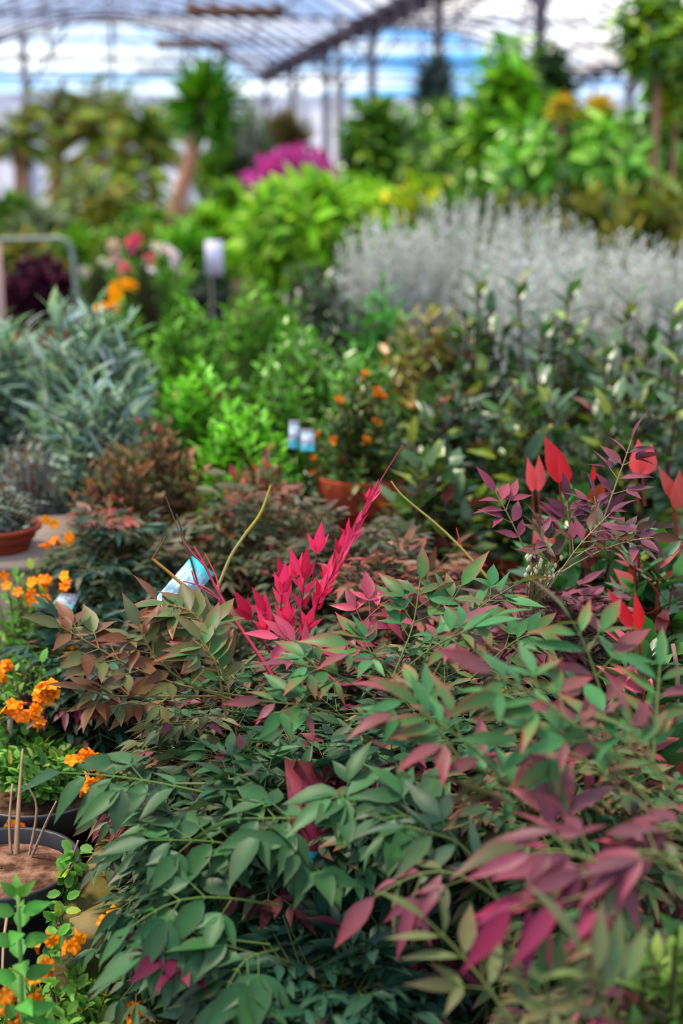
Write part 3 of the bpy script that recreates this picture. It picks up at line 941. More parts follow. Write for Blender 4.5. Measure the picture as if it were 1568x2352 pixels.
def hero_fore(N):
    MV = [((142, 74, 90), (168, 66, 86)), ((126, 72, 86), (150, 66, 84))]
    MG = [((146, 84, 100), (172, 76, 96)), ((104, 126, 80), (176, 84, 92))]
    PK = [((160, 46, 84), (174, 58, 94)), ((146, 52, 88), (160, 56, 92))]
    for (pp, L, n, cols, dr) in ((((1400, 2020, 0.94), (1280, 1930, 0.95), (1205, 1870, 0.96)), 0.07, 2, MG, 0.1),
                    (((1500, 2060, 0.86), (1400, 1990, 0.87), (1300, 1950, 0.88), (1220, 1960, 0.88)), 0.046, 4, MV, 0.3),
                    (((1600, 2060, 0.85), (1540, 1960, 0.86), (1460, 1950, 0.87), (1400, 1990, 0.87)), 0.042, 4, MV + MG[1:], 0.4),
                    (((1640, 1990, 0.88), (1560, 1890, 0.9), (1500, 1900, 0.9)), 0.042, 3, MV, 0.4),
                    (((1210, 2400, 0.90), (1110, 2250, 0.91), (1030, 2160, 0.92), (975, 2110, 0.92)), 0.04, 3, OG, 0.05),
                    (((1260, 2080, 0.88), (1230, 2070, 0.87), (1170, 2090, 0.86)), 0.042, 2, PK, 0.9),
                    (((1420, 2070, 0.87), (1370, 2050, 0.86), (1290, 2070, 0.85)), 0.042, 2, PK, 0.9),
                    (((1260, 2400, 0.86), (1258, 2290, 0.86), (1250, 2230, 0.86)), 0.036, 3, OG, -0.1),
                    (((1420, 2400, 0.82), (1390, 2290, 0.82), (1340, 2200, 0.82)), 0.044, 3, OG, -0.1),
                    (((1500, 2200, 0.85), (1440, 2120, 0.85), (1400, 2100, 0.85)), 0.036, 3, PG, 0.5),
                    (((1160, 2080, 1.0), (1060, 2000, 1.0), (960, 2000, 1.0), (860, 2060, 1.0)), 0.042, 4, MV[:1] + MG, 0.5),
                    (((1140, 2060, 1.04), (1060, 1930, 1.04), (930, 1900, 1.03)), 0.044, 3, [((84, 124, 92), (120, 116, 96))], 0.2)):
        N.pinnate(smooth(path(*pp), 9), cols, L, 0.27, n, 0.3, droop=dr, rad=0.0012)


def hero_mauve(N):
    for (pp, L, pal) in ((((1370, 1240, 1.40), (1400, 1150, 1.40), (1430, 1070, 1.40), (1450, 1010, 1.40)), 0.030, MAUVE[:2]),
                    (((1240, 1340, 1.44), (1200, 1250, 1.43), (1160, 1170, 1.43), (1137, 1130, 1.43)), 0.030, [(1, (160, 72, 92), (170, 76, 96))]),
                    (((1310, 1300, 1.42), (1308, 1220, 1.42), (1302, 1150, 1.42)), 0.028, MAUVE[:2]),
                    (((1370, 1260, 1.40), (1372, 1190, 1.40), (1365, 1140, 1.40)), 0.026, MAUVE[:2]),
                    (((1250, 1340, 1.40), (1340, 1260, 1.40), (1440, 1220, 1.40), (1490, 1210, 1.40)), 0.03, MAUVE),
                    (((1250, 1340, 1.38), (1340, 1280, 1.38), (1440, 1240, 1.37), (1500, 1235, 1.36)), 0.03, MAUVE),
                    (((1250, 1340, 1.40), (1260, 1270, 1.39), (1240, 1230, 1.38)), 0.03, MAUVE),
                    (((1260, 1350, 1.38), (1330, 1250, 1.37), (1400, 1180, 1.37)), 0.03, MAUVE)):
        N.pinnate(smooth(path(*pp), 9), [(p[1], p[2]) for p in pal], L, 0.36, 4, 0.4, stem=(140, 120, 80), droop=0.1)


crim_t, crim_l = nandina('low nandina throwing up vivid crimson young shoots at the centre', 790, 1480, 1.42, 0.14, 75, MIX, 11, L=0.028, zlow=0.12)
crim_parts = [Nan(np.random.default_rng(111 + k)) for k in range(4)]
for N_ in crim_parts:
    N_.gain = 0.95
hero_crimson(*crim_parts)
for N_, nm, lab in zip(crim_parts, ('tall_shoot', 'leafy_shoots', 'opening_sprays', 'bare_shoot'), ('tall crimson wand leaning right', 'upright crimson leaf clusters', 'rosy half open leaves', 'bare crimson stem with thread like tips')):
    holder = bpy.data.objects.new(nm, None); COL.objects.link(holder); holder.parent = crim_t; holder['label'] = lab
    if N_.lf['P']:
        N_.build(holder, crim_l, 'red', names=('stem', 'young_leaves'))
    else:
        mb = MB(); segs(mb, *[np.array(v) for v in N_.st], 5); mb.build('stem', M['stem'], holder, True, crim_l)
twig_t, twig_l = nandina('thin nandina with bare yellow canes standing just behind the crimson shoots', 520, 1370, 1.64, 0.16, 60, OLD, 12, L=0.024, heroes=[hero_twigs], tpl=T_MID)
nandina('nandina with a bronze olive branch arching left over the orange blossoms', 470, 1560, 1.36, 0.14, 60, BRONZE[:2] + GREEN + [(2, (134, 74, 84), (160, 70, 84))], 13, L=0.027, heroes=[hero_bronze])
nandina('dense dark green nandina filling the lower centre, with the largest leaves', 610, 1690, 1.24, 0.155, 150, GREEN, 14, L=0.029, heroes=[hero_front], zlow=0.08)
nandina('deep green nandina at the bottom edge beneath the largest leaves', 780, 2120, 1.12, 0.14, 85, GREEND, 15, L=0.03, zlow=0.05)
nandina('pink edged green nandina right of the crimson shoots with a yellow bare twig', 980, 1480, 1.34, 0.19, 130, PINKG + GREEN[:2], 16, L=0.027, heroes=[hero_right_twig])
nandina('green nandina between the crimson plant and the blurred front plant', 960, 1720, 1.2, 0.15, 100, PINKG + GREEN + GREEND, 17, L=0.029)
nandina('blurred pink edged nandina at right leaning over the terracotta pot', 1360, 1700, 1.12, 0.14, 75, PINKG, 18, L=0.027, heroes=[hero_right])
nandina('strongly blurred mauve and olive nandina in the lower right corner', 1460, 2210, 0.93, 0.11, 45, OLIVE, 19, L=0.026, heroes=[hero_fore], zlow=0.08)
mauve_t, mauve_l = nandina('mauve nandina with flat airy sprays and white flower buds', 1260, 1290, 1.47, 0.13, 55, MAUVE + [(3, (84, 92, 66), (130, 84, 78))], 20, L=0.030, heroes=[hero_mauve])
# white buds on the mauve plant
r = np.random.default_rng(5)
mb = MB()
pts, ends = [], []
for i in range(34):
    p = at(1240 + r.normal(0, 26), 1308 + r.normal(0, 22), 1.40 + r.normal(0, 0.012))
    ends.append(p)
    an = r.uniform(0, 6.28)
    k = 6
    rings = [(0.0004, -0.003), (0.0016, -0.0012), (0.0018, 0.001), (0.0004, 0.003)]
    V = [(p[0] + q * math.cos(j * 1.047), p[1] + q * math.sin(j * 1.047), p[2] + z) for q, z in rings for j in range(6)]
    F = [(s * 6 + j, s * 6 + (j + 1) % 6, s * 6 + 6 + (j + 1) % 6, s * 6 + 6 + j) for s in range(3) for j in range(6)]
    mb.add(V, F, lin((225, 222, 196)))
mb.build('flower_buds', M['petal'], mauve_t, True, mauve_l)
mb = MB()
e = np.array(ends)
segs(mb, np.repeat(at(1225, 1390, 1.41)[None], len(e), 0) + r.normal(0, 0.004, (len(e), 3)), e, 0.0006, 0.0004, lin((110, 100, 60)))
mb.build('flower_stalk', M['stem'], mauve_t, False, mauve_l)

# second row of nandinas, out of focus
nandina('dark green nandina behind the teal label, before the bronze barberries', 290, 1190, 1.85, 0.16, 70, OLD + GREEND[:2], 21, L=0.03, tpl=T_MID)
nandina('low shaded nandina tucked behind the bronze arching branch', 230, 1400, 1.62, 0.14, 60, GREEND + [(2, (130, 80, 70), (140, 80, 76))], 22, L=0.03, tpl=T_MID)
nandina('fine leaved brownish nandina behind the yellow canes', 600, 1110, 1.95, 0.17, 80, OLD, 23, L=0.026, tpl=T_MID)
nandina('fine leaved grey green nandina behind the crimson wand tip', 790, 1150, 1.85, 0.17, 80, [(4, (84, 96, 70), (128, 100, 80)), (2, (72, 92, 66), (96, 100, 72))], 24, L=0.026, tpl=T_MID)
nandina('low nandina between the crimson wand and the mauve plant', 960, 1270, 1.65, 0.15, 70, OLD + PINKG[:2], 25, L=0.028, tpl=T_MID)
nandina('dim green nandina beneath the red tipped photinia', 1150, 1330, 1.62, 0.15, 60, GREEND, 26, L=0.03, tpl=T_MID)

# ================================================================== PHOTINIA
PHOT = [(5, (56, 90, 44), (66, 100, 48)), (3, (76, 108, 68), (84, 112, 72)), (1.5, (124, 142, 50), (136, 144, 56)), (0.5, (110, 116, 110), (96, 110, 96)), (0.4, (130, 62, 44), (140, 70, 48))]
PHOTL = [(4, (58, 116, 46), (70, 126, 54)), (2, (42, 92, 50), (56, 104, 56)), (1, (150, 60, 52), (170, 64, 58))]


def red_leaves(specs):
    def f(t, r, R, z0, zt, tip, dd, loc):
        for (bx, by, tx, ty, d, W, c) in specs:
            A, B = at(bx, by, d), at(tx, ty, d - 0.01)
            mb = MB()
            L = np.linalg.norm(B - A)
            leaves(mb, [A], [B - A], [-CF + np.array([0.5 * W, 0, 0.3])], L, L * W, lin(c), lin(c) * 1.1, T_NEAR, 0.45, 0.12)
            base = at(bx + 6, by + 70, d + 0.01)
            segs(mb, [base], [A], 0.0016, 0.0012, lin((150, 70, 50)), 5)
            o = mb.build('red_leaf', M['red'], t, True, loc)
    return f


def whorls(specs, c=(96, 48, 44)):
    """tall leading shoots with a terminal whorl"""
    def f(t, r, R, z0, zt, tip, dd, loc):
        ms, ml = MB(), MB()
        for (px, py, d) in specs:
            T = at(px, py + 20, d); B = np.array([T[0] + r.normal(0, 0.02), T[1] + 0.02, max(0.2, T[2] - 0.3)])
            p = smooth([B, (B + T) / 2 + r.normal(0, 0.006, 3), T], 6)
            tube(ms, p, np.linspace(0.0034, 0.002, 6), lin(c), 6)
            ax = unit(T - B)
            n = 12
            for j in range(n):
                tt = 1 - 0.5 * (j / n); P = B + (T - B) * tt
                a = j * 2.4; rd = np.array([math.cos(a), math.sin(a), 0])
                e = 1.0 if j < 5 else 0.45
                cc, ce = pick(PHOT[:3], 1, r)
                L = 0.058 * r.uniform(0.8, 1.1)
                leaves(ml, [P], [rd + ax * e], [ax - rd * 0.3], L, L * 0.42, cc, ce, T_NEAR, 0.3, 0.1)
        ms.build('leader', M['stem'], t, True, loc)
        ml.build('leader_leaves', M['gloss'], t, True, loc)
    return f


def photinia(label, px, py, d, w, seed, leaders=(), pal=PHOT, tw=70, per=9, L=0.046, zfrac=0.22, group=None):
    return bush('potted_photinia', label, px, py, d, w, tw, per, L, 0.44, pal, seed, 'gloss', extra=whorls(leaders) if leaders else None, pot_h=0.18, zfrac=zfrac, along=0.75, stemc=(100, 52, 46), rstem=0.003, upright=0.6, group=group, potmat='terracotta')


photinia('dark leathery photinia below the left end of the silver bushes, with one leader', 1100, 690, 2.75, 260, 31, ((1100, 625, 2.72), (1190, 632, 2.7)))
photinia('dark photinia with a red stemmed leader before the middle silver bush', 1310, 720, 2.7, 280, 32, ((1312, 625, 2.6), (1250, 720, 2.6)))
photinia('dark photinia under the right silver bushes with two tall red stems', 1480, 740, 2.5, 260, 33, ((1445, 672, 2.5), (1548, 700, 2.35), (1390, 770, 2.4)))
photinia('shaded low photinia behind the red leaf tips, right of the terracotta pots', 1030, 860, 2.35, 240, 34, ())
photinia('shaded photinia in the second row, directly behind the red leaf tips', 1230, 850, 2.25, 260, 35, ())
photinia('shaded photinia cut by the right edge, behind the red leaf tips', 1450, 870, 2.15, 260, 36, ((1560, 800, 2.1),))
photinia('lowest dark photinia behind the crimson wand tip, reddish underleaves', 1000, 1020, 2.05, 220, 37, (), PHOT + [(1.2, (150, 70, 60), (160, 76, 66))], tw=60)
RED, RED2, CORAL = (206, 38, 44), (222, 60, 66), (226, 92, 88)
bush('potted_photinia', 'bright green photinia with large scarlet new leaves beside the mauve sprays', 1340, 1130, 1.68, 330, 60, 8, 0.05, 0.45, PHOTL, 38, 'gloss', along=0.7, stemc=(120, 60, 46), potmat='terracotta', zfrac=0.2,
     extra=red_leaves([(1285, 1110, 1256, 1000, 1.62, 0.5, RED), (1300, 1115, 1285, 1040, 1.61, 0.45, RED), (1460, 1090, 1470, 1010, 1.6, 0.75, CORAL), (1475, 1092, 1500, 1020, 1.6, 0.6, CORAL), (1222, 1130, 1214, 1050, 1.62, 0.35, CORAL), (1236, 1130, 1240, 1045, 1.62, 0.35, CORAL),
                       (1362, 1105, 1363, 1068, 1.64, 0.3, RED), (1545, 1150, 1515, 1068, 1.62, 0.35, (186, 82, 66)), (1550, 1170, 1565, 1080, 1.62, 0.5, (186, 82, 66))]))
bush('potted_photinia', 'green photinia at the right edge below the scarlet leaved one', 1500, 1240, 1.5, 220, 50, 8, 0.045, 0.45, PHOTL, 39, 'gloss', along=0.7, stemc=(120, 60, 46), zfrac=0.2)
bush('potted_photinia', 'small photinia with two upright red leaves at right, above the terracotta pot', 1475, 1440, 1.28, 190, 26, 8, 0.05, 0.42, [(4, (62, 108, 54), (74, 120, 60)), (2, (46, 88, 52), (56, 100, 56)), (1, (190, 80, 92), (200, 84, 96))], 40, 'gloss', along=0.6, stemc=(150, 70, 60), zfrac=0.25, potmat='terracotta',
     extra=red_leaves([(1450, 1448, 1400, 1352, 1.2, 0.3, RED), (1466, 1450, 1462, 1362, 1.19, 0.32, (214, 40, 44))]))

# ================================================================== MID GROUND SHRUBS
SILV = [(5, (212, 214, 210), (220, 222, 216)), (3, (182, 186, 180), (198, 200, 194)), (1, (144, 148, 130), (164, 166, 150))]
for k, (px, py, d, w, lab) in enumerate(((890, 485, 3.9, 280, 'silver white wiry bush at the left end of the silver row'),
                                       (1060, 435, 4.0, 320, 'tall silver white wiry bush in the middle of the silver row'),
                                       (1230, 455, 3.9, 320, 'silver white wiry bush below the dark tree trunks'),
                                       (1400, 525, 3.6, 300, 'silver white wiry bush second from the right edge'),
                                       (1545, 535, 3.4, 280, 'silver white wiry bush cut by the right edge'),
                                       (1200, 535, 3.4, 340, 'low silver white wiry bush between the dark photinia leaders'))):
    bush('silver_bush', lab, px, py, d, w, 420, 22, 0.019, 0.26, SILV, 50 + k, 'grey', pot_h=0.2, zfrac=0.3, upright=0.6, along=0.6, leaf_up=0.6, stemc=(180, 182, 174), rstem=0.0016, tpl=T_LOW, dome=0.5, flat=0.6, group='silver bushes behind the photinias')

MIDG = [(4, (90, 158, 28), (108, 170, 42)), (3, (62, 118, 26), (76, 128, 34)), (1.5, (116, 170, 60), (130, 178, 76))]
BRIGHT = [(4, (112, 190, 36), (128, 202, 52)), (3, (90, 164, 34), (108, 178, 46)), (1, (130, 190, 70), (140, 200, 90)), (0.5, (170, 110, 74), (170, 110, 74))]
DARKG = [(4, (38, 64, 34), (50, 76, 44)), (2, (56, 84, 56), (70, 94, 66)), (1, (30, 48, 28), (40, 56, 34))]
YELV = [(4, (132, 132, 52), (150, 140, 70)), (3, (88, 110, 44), (110, 124, 58)), (2, (160, 116, 60), (170, 126, 70)), (1.5, (70, 96, 44), (80, 104, 50))]
bush('green_shrub', 'mid green rounded shrub right of the grey blue plant', 430, 690, 3.3, 220, 110, 10, 0.032, 0.5, MIDG, 61)
bush('green_shrub', 'mid green shrub under the white sign and black pot', 600, 650, 3.7, 260, 120, 10, 0.034, 0.5, MIDG, 62)
bush('green_shrub', 'glossy green shrub spreading in the middle of the photo', 690, 745, 2.75, 300, 150, 11, 0.03, 0.42, MIDG, 63, 'gloss')
bush('green_shrub', 'green shrub beside the yellowing photinia, above the orange berries', 830, 800, 2.6, 190, 110, 11, 0.028, 0.42, MIDG, 64, 'gloss')
bush('dark_shrub', 'almost black green shrub in the gap left of the silver row', 720, 610, 3.9, 260, 110, 9, 0.04, 0.42, DARKG, 65, 'gloss')
bush('dark_shrub', 'dark shrub with pale shiny leaves left of the yellowing photinia', 800, 690, 3.1, 240, 100, 9, 0.04, 0.38, DARKG, 66, 'gloss')
bush('fern_shrub', 'bright green feathery shrub poking out beneath the silver row', 870, 660, 3.0, 170, 60, 10, 0.042, 0.34, [(3, (62, 136, 48), (80, 152, 62)), (1, (100, 164, 80), (100, 164, 80))], 67)
bush('yellowing_photinia', 'yellow and olive photinia with reddish stems left of the dark leaders', 975, 700, 2.8, 250, 90, 9, 0.042, 0.42, YELV, 68, 'gloss', stemc=(130, 64, 46))
bush('bright_shrub', 'lime green feathery shrub right of the grey blue plant', 450, 830, 2.55, 260, 130, 11, 0.032, 0.42, BRIGHT, 69)
bush('bright_shrub', 'lime green low shrub left of the paired teal labels', 560, 930, 2.3, 260, 130, 11, 0.032, 0.42, BRIGHT, 70)


def berries(specs_n, cols, size):
    def f(t, r, R, z0, zt, tip, dd, loc):
        idx = r.choice(len(tip), specs_n, replace=False)
        for i in idx:
            flower_ball(t, tip[i] + np.array([0, -0.01, 0.005]), r, size, cols, 7, 'berry_cluster')
    return f


bush('orange_berry_shrub', 'small leaved shrub dotted with orange berries over a terracotta pot', 830, 860, 2.3, 230, 140, 10, 0.022, 0.45, [(4, (52, 92, 32), (66, 104, 40)), (2, (96, 112, 36), (110, 120, 44)), (1, (36, 62, 30), (44, 70, 36))], 71, 'gloss', z0=0.2, pot_h=0.3, pot_r=0.07, potmat='terracotta', extra=berries(26, [(236, 150, 20), (226, 120, 24)], 0.009))
GREYB = [(5, (140, 164, 148), (158, 178, 164)), (3, (108, 138, 118), (130, 156, 138)), (1.5, (70, 104, 74), (90, 120, 96)), (1, (160, 178, 178), (170, 186, 186))]
bush('grey_leaved_shrub', 'grey blue shrub with long narrow leaves on the left, the larger one', 190, 690, 2.45, 320, 170, 11, 0.056, 0.2, GREYB, 72, tpl=T_STRAP, leaf_up=0.6, upright=0.5, curl=0.25, zfrac=0.1, flat=0.65)
bush('grey_leaved_shrub', 'grey blue shrub with long narrow leaves cut by the left edge', 0, 720, 2.55, 240, 120, 11, 0.056, 0.2, GREYB, 73, tpl=T_STRAP, leaf_up=0.6, upright=0.5, curl=0.25, zfrac=0.1, flat=0.65)
bush('grey_leaved_shrub', 'grey blue shrub with long narrow leaves, lower one above the bronze barberry', 230, 850, 2.2, 220, 100, 11, 0.05, 0.2, GREYB, 74, tpl=T_STRAP, leaf_up=0.6, upright=0.5, curl=0.25, zfrac=0.1, flat=0.65)
BARB = [(4, (112, 88, 52), (132, 100, 66)), (3, (84, 84, 46), (100, 96, 58)), (2, (140, 84, 64), (150, 92, 72)), (0.7, (150, 50, 50), (150, 50, 50)), (1.5, (60, 78, 44), (70, 88, 52))]
bush('bronze_barberry', 'bronze leaved barberry below the lime green shrub', 360, 960, 2.1, 260, 150, 11, 0.021, 0.45, BARB, 75, tpl=T_LOW)
bush('bronze_barberry', 'bronze barberry with pinkish upright tips above the dark nandina', 260, 1010, 1.98, 240, 130, 11, 0.021, 0.45, BARB, 76, tpl=T_LOW)
bush('red_tipped_shrub', 'low shrub with salmon red leaf tips before the lime green shrub', 590, 1050, 2.15, 240, 110, 10, 0.024, 0.45, OLD + [(2, (196, 92, 76), (206, 100, 84))], 77)
bush('silver_twig_shrub', 'thin grey twiggy shrub at the left edge above the terracotta bowl', 60, 990, 2.15, 200, 120, 10, 0.022, 0.3, [(3, (128, 134, 128), (146, 150, 146)), (2, (88, 90, 78), (100, 100, 88)), (1, (124, 70, 58), (124, 70, 58))], 78, tpl=T_LOW, stemc=(128, 118, 110))

# terracotta bowl with silver santolina on a concrete ledge
p = at(50, 1240, 1.98)
mb = MB()
lo = at(-190, 1262, 2.12); hi = at(165, 1262, 2.1)
boxm(mb, (-0.20, -0.13, -p[2]), (0.085, 0.13, -0.002))
t = thing('concrete_ledge', 'low weathered concrete ledge under the terracotta bowl', 'ledge', (p[0], p[1], 0))
mb2 = MB(); boxm(mb2, (-0.22, -0.13, 0), (0.085, 0.13, p[2] - 0.012)); boxm(mb2, (-0.23, -0.14, p[2] - 0.012), (0.095, 0.14, p[2]))
mb2.build('ledge_block', M['concrete'], t)
t = thing('planted_bowl', 'terracotta bowl of small silver grey cushions on the concrete ledge', 'planter', p + np.array([-0.03, -0.045, 0]))
add_pot(t, 0.058, 0.035, 'terracotta')
ml, ms, _, _ = bush_mesh(np.random.default_rng(80), 0.055, 0.03, 0.085, 90, 9, 0.012, 0.35, [(3, (116, 134, 116), (140, 150, 134)), (1, (90, 100, 84), (90, 100, 84))], T_LOW, root_z=0.03)
ml.build('foliage', M['grey'], t); ms.build('stem', M['stem'], t)
# two terracotta pots in the gap under the berries
for (px, py, d, lab) in ((720, 1120, 2.25, 'terracotta pot below the paired teal labels'), (650, 1140, 2.3, 'terracotta pot half hidden behind the fine nandina')):
    q = at(px, py, d)
    t = thing('terracotta_pot', lab, 'pot', (q[0], q[1], 0), 0, 'terracotta pots')
    add_pot(t, 0.1, 0.19, 'terracotta')

# ================================================================== MARMALADE BUSHES (orange blossom, left)
MARM = [(4, (74, 130, 44), (96, 148, 60)), (3, (96, 150, 56), (116, 164, 72)), (1.5, (54, 100, 40), (66, 110, 48)), (0.7, (150, 170, 60), (150, 170, 60))]
ORNG = [(250, 140, 8), (246, 110, 6), (230, 64, 16), (246, 160, 20), (226, 52, 22)]


def blossom(t, P, r, n=5, size=0.014, name='blossom_cluster', cols=ORNG):
    """cluster of small five lobed trumpets"""
    mb = MB()
    for _ in range(n):
        c = np.asarray(P) + r.normal(0, size * 0.65, 3)
        ax = unit(r.normal(0, 0.6, 3) + np.array([0, -0.75, 0.5]))
        x = unit(np.cross(ax, r.normal(0, 1, 3))); y = np.cross(ax, x)
        col = lin(cols[r.integers(0, len(cols))]) * r.uniform(0.85, 1.1)
        thr = lin((250, 190, 30))
        segs(mb, [c - ax * size * 1.3], [c], size * 0.1, size * 0.32, lin((226, 130, 30)), 6)
        an = np.arange(5) * 1.2566
        D = x * np.cos(an)[:, None] + y * np.sin(an)[:, None] + ax * 0.45
        leaves(mb, np.repeat(c[None], 5, 0), D, np.repeat(ax[None], 5, 0), size * 0.8, size * 0.75, thr, col, T_ROUND, 0.2, 0.3)
    return mb.build(name, M['petal'], t, True)


def blooms(specs, size=0.0095):
    def f(t, r, R, z0, zt, tip, dd, loc):
        for (px, py, d, n) in specs:
            blossom(t, at(px, py, d) - loc, r, n, size)
    return f


def marm(label, px, py, d, w, seed, specs, tw=110, per=9, z0=0.1, pot=True, pot_h=0.12, pot_r=None, L=0.0145, **kw):
    return bush('marmalade_bush', label, px, py, d, w, tw, per, L, 0.55, MARM, seed, extra=blooms(specs), pot_h=pot_h, pot_r=pot_r, z0=z0, tpl=T_ROUND, stemc=(120, 96, 66), along=0.7, rstem=0.0014, group='orange flowering bushes on the left', **kw)


marm('orange flowering bush below the terracotta bowl, its blooms mostly red orange', 60, 1300, 1.78, 200, 91, [(100, 1330, 1.72, 4), (60, 1365, 1.7, 4), (80, 1378, 1.69, 3), (12, 1315, 1.74, 3), (150, 1340, 1.7, 3), (118, 1200, 1.86, 2), (120, 1250, 1.84, 3), (150, 1230, 1.84, 2), (145, 1425, 1.66, 4), (160, 1510, 1.62, 5), (135, 1460, 1.63, 4)])
marm('orange flowering bush bearing the brightest bloom cluster at the left edge', 60, 1500, 1.56, 210, 92, [(100, 1600, 1.46, 9), (85, 1640, 1.46, 6), (112, 1585, 1.46, 6), (35, 1640, 1.48, 4), (5, 1530, 1.5, 3), (5, 1560, 1.5, 3), (40, 1620, 1.47, 3)])
marm('orange flowering bush in the upper black pot, with a bare woody stem', 90, 1720, 1.5, 210, 93, [(205, 1770, 1.36, 4), (235, 1765, 1.36, 4), (208, 1805, 1.36, 3), (170, 1740, 1.38, 2), (20, 1900, 1.42, 3)], tw=80, z0=0.16, pot_h=0.15, pot_r=0.075)
t = marm('trailing orange flowering plant over the soil before the lower black pot', 150, 2260, 1.2, 520, 94, [(245, 2080, 1.25, 2), (105, 2165, 1.18, 2), (145, 2165, 1.2, 2), (180, 2180, 1.2, 1), (95, 2230, 1.15, 3), (10, 2310, 1.12, 4), (25, 2340, 1.12, 3), (390, 2270, 1.2, 2), (300, 2330, 1.18, 3), (330, 2345, 1.18, 2), (90, 2280, 1.13, 1)], tw=120, z0=0.02, pot_h=0.03, pot_r=0.05, L=0.015, dome=0.15)

# black pots with bark mulch, lower left
q = at(8, 2068, 1.35)
t = thing('black_plant_pot', 'wide black plastic pot of bark mulch with a woody stem, lower left', 'pot', (q[0], q[1], 0))
add_pot(t, 0.072, 0.15, 'black_pot', 'bark', 0.9)
mb = MB()
for pts in (((35, 2010, 1.37), (40, 1900, 1.38), (45, 1810, 1.4), (52, 1720, 1.42)), ((30, 2020, 1.37), (20, 1900, 1.38), (28, 1800, 1.4)), ((55, 2010, 1.37), (110, 1880, 1.36), (130, 1840, 1.36)), ((140, 2060, 1.33), (160, 1990, 1.31), (180, 1930, 1.31)),
            ((60, 2000, 1.37), (90, 1850, 1.38), (60, 1800, 1.38)), ((145, 2070, 1.33), (130, 2150, 1.25), (120, 2210, 1.22)), ((20, 2080, 1.28), (8, 2160, 1.24), (5, 2250, 1.2))):
    tube(mb, smooth(path(*pts), 9), np.linspace(0.0034 if pts[0][0] == 35 else 0.0017, 0.001, 9), lin((150, 118, 92)), 6)
mb.build('woody_stem', M['stem'], t, True, (q[0], q[1], 0))
r = np.random.default_rng(3)
mb = MB()
for i in range(70):
    f = r.random()
    A = smooth(path((140, 2060, 1.31), (160, 1990, 1.31), (180, 1930, 1.31)), 9)[int(f * 8)] if i % 2 else smooth(path((150, 2050, 1.29), (130, 2140, 1.25), (118, 2210, 1.22)), 9)[int(f * 8)]
    D = unit(r.normal(0, 1, 3) + np.array([0, -0.2, 0.3]))
    cc, ce = pick(MARM, 1, r)
    leaves(mb, [A + D * 0.004], [D], [r.normal(0, 0.4, 3) + np.array([0, -0.5, 0.7])], 0.014, 0.009, cc, ce, T_ROUND, 0.2, 0.1)
mb.build('foliage', M['leaf'], t, True, (q[0], q[1], 0))

# mint-like shoot
r = np.random.default_rng(4)
base, topp = at(52, 2400, 1.12), at(42, 2060, 1.12)
loc = np.array([base[0], base[1], 0])
t = thing('green_seedling', 'single upright bright green leafy shoot in the lower left corner', 'plant', loc)
pl = smooth([np.array([base[0], base[1] + 0.05, 0.0]), base, at(49, 2230, 1.12), topp], 14)
mb = MB(); tube(mb, pl, np.linspace(0.0022, 0.0015, 14), lin((112, 150, 74)), 7); mb.build('stem', M['stem'], t, True, loc)
mb = MB()
LG = [(1, (74, 134, 54), (86, 146, 62))]
for i, (py, L) in enumerate(((2330, 0.026), (2300, 0.03), (2250, 0.026), (2210, 0.028), (2170, 0.024), (2140, 0.026), (2100, 0.024), (2080, 0.02), (2064, 0.018), (2060, 0.016))):
    P = at(42 + (py - 2060) * 0.03, py, 1.12)
    a = (i % 2) * 1.5 + r.normal(0, 0.2)
    for sg in (-1, 1):
        D = np.array([math.cos(a) * sg, math.sin(a) * sg, 0]) * (1 if py > 2075 else 0.6) + np.array([0, -0.15, 0.45 if py > 2090 else 0.8])
        cc, ce = pick(LG, 1, r)
        if py < 2085: cc = cc * np.array([1.35, 1.12, 0.9]); ce = ce * np.array([1.35, 1.12, 0.9])
        leaves(mb, [P + D * 0.003], [D], [np.array([0, -0.75, 0.7])], L, L * 0.5, cc, ce, T_NEAR, 0.3, 0.25)
for i in range(9):
    a = r.uniform(0, 6.28); P = at(r.uniform(30, 110), r.uniform(2320, 2380), 1.12)
    cc, ce = pick(LG, 1, r)
    leaves(mb, [P], [np.array([math.cos(a), math.sin(a) * 0.5, 0.5])], [np.array([0, -0.6, 0.8])], 0.018, 0.009, cc, ce, T_NEAR, 0.3, 0.2)
mb.build('foliage', M['leaf'], t, True, loc)

# mossy stone block beside the nandinas
r = np.random.default_rng(9)
q = at(320, 2120, 1.36)
mb = MB()
n1, n2 = 15, 12
ztop = 0.135
def rk(u, v):
    a = u * 2 * math.pi
    sx = math.copysign(abs(math.cos(a)) ** 0.35, math.cos(a)) * 0.058
    sy = math.copysign(abs(math.sin(a)) ** 0.35, math.sin(a)) * 0.095
    k = 1.0 if v < 0.8 else (1 - (v - 0.8) / 0.2) ** 0.5
    z = ztop * min(1, v / 0.85)
    jx = 0.006 * math.sin(a * 5 + v * 9) + 0.004 * math.sin(a * 11 + v * 23)
    return ((sx + jx) * k, (sy + jx) * k, z + 0.008 * math.sin(a * 3) * k * min(1, v * 2) - 0.012 * (1 - k))
m1, m2 = 40, 14
V = [rk(i / m1, j / (m2 - 1)) for j in range(m2) for i in range(m1)]
mb.add(V, [(j * m1 + i, j * m1 + (i + 1) % m1, (j + 1) * m1 + (i + 1) % m1, (j + 1) * m1 + i) for j in range(m2 - 1) for i in range(m1)])
o = mb.build('mossy_stone', M['rock'], None, True)
o.location = (q[0], q[1], 0); o.rotation_euler = (0, 0, -0.25)
tag(o, 'rough mossy stone block between the black pot and the green nandina', 'stone')

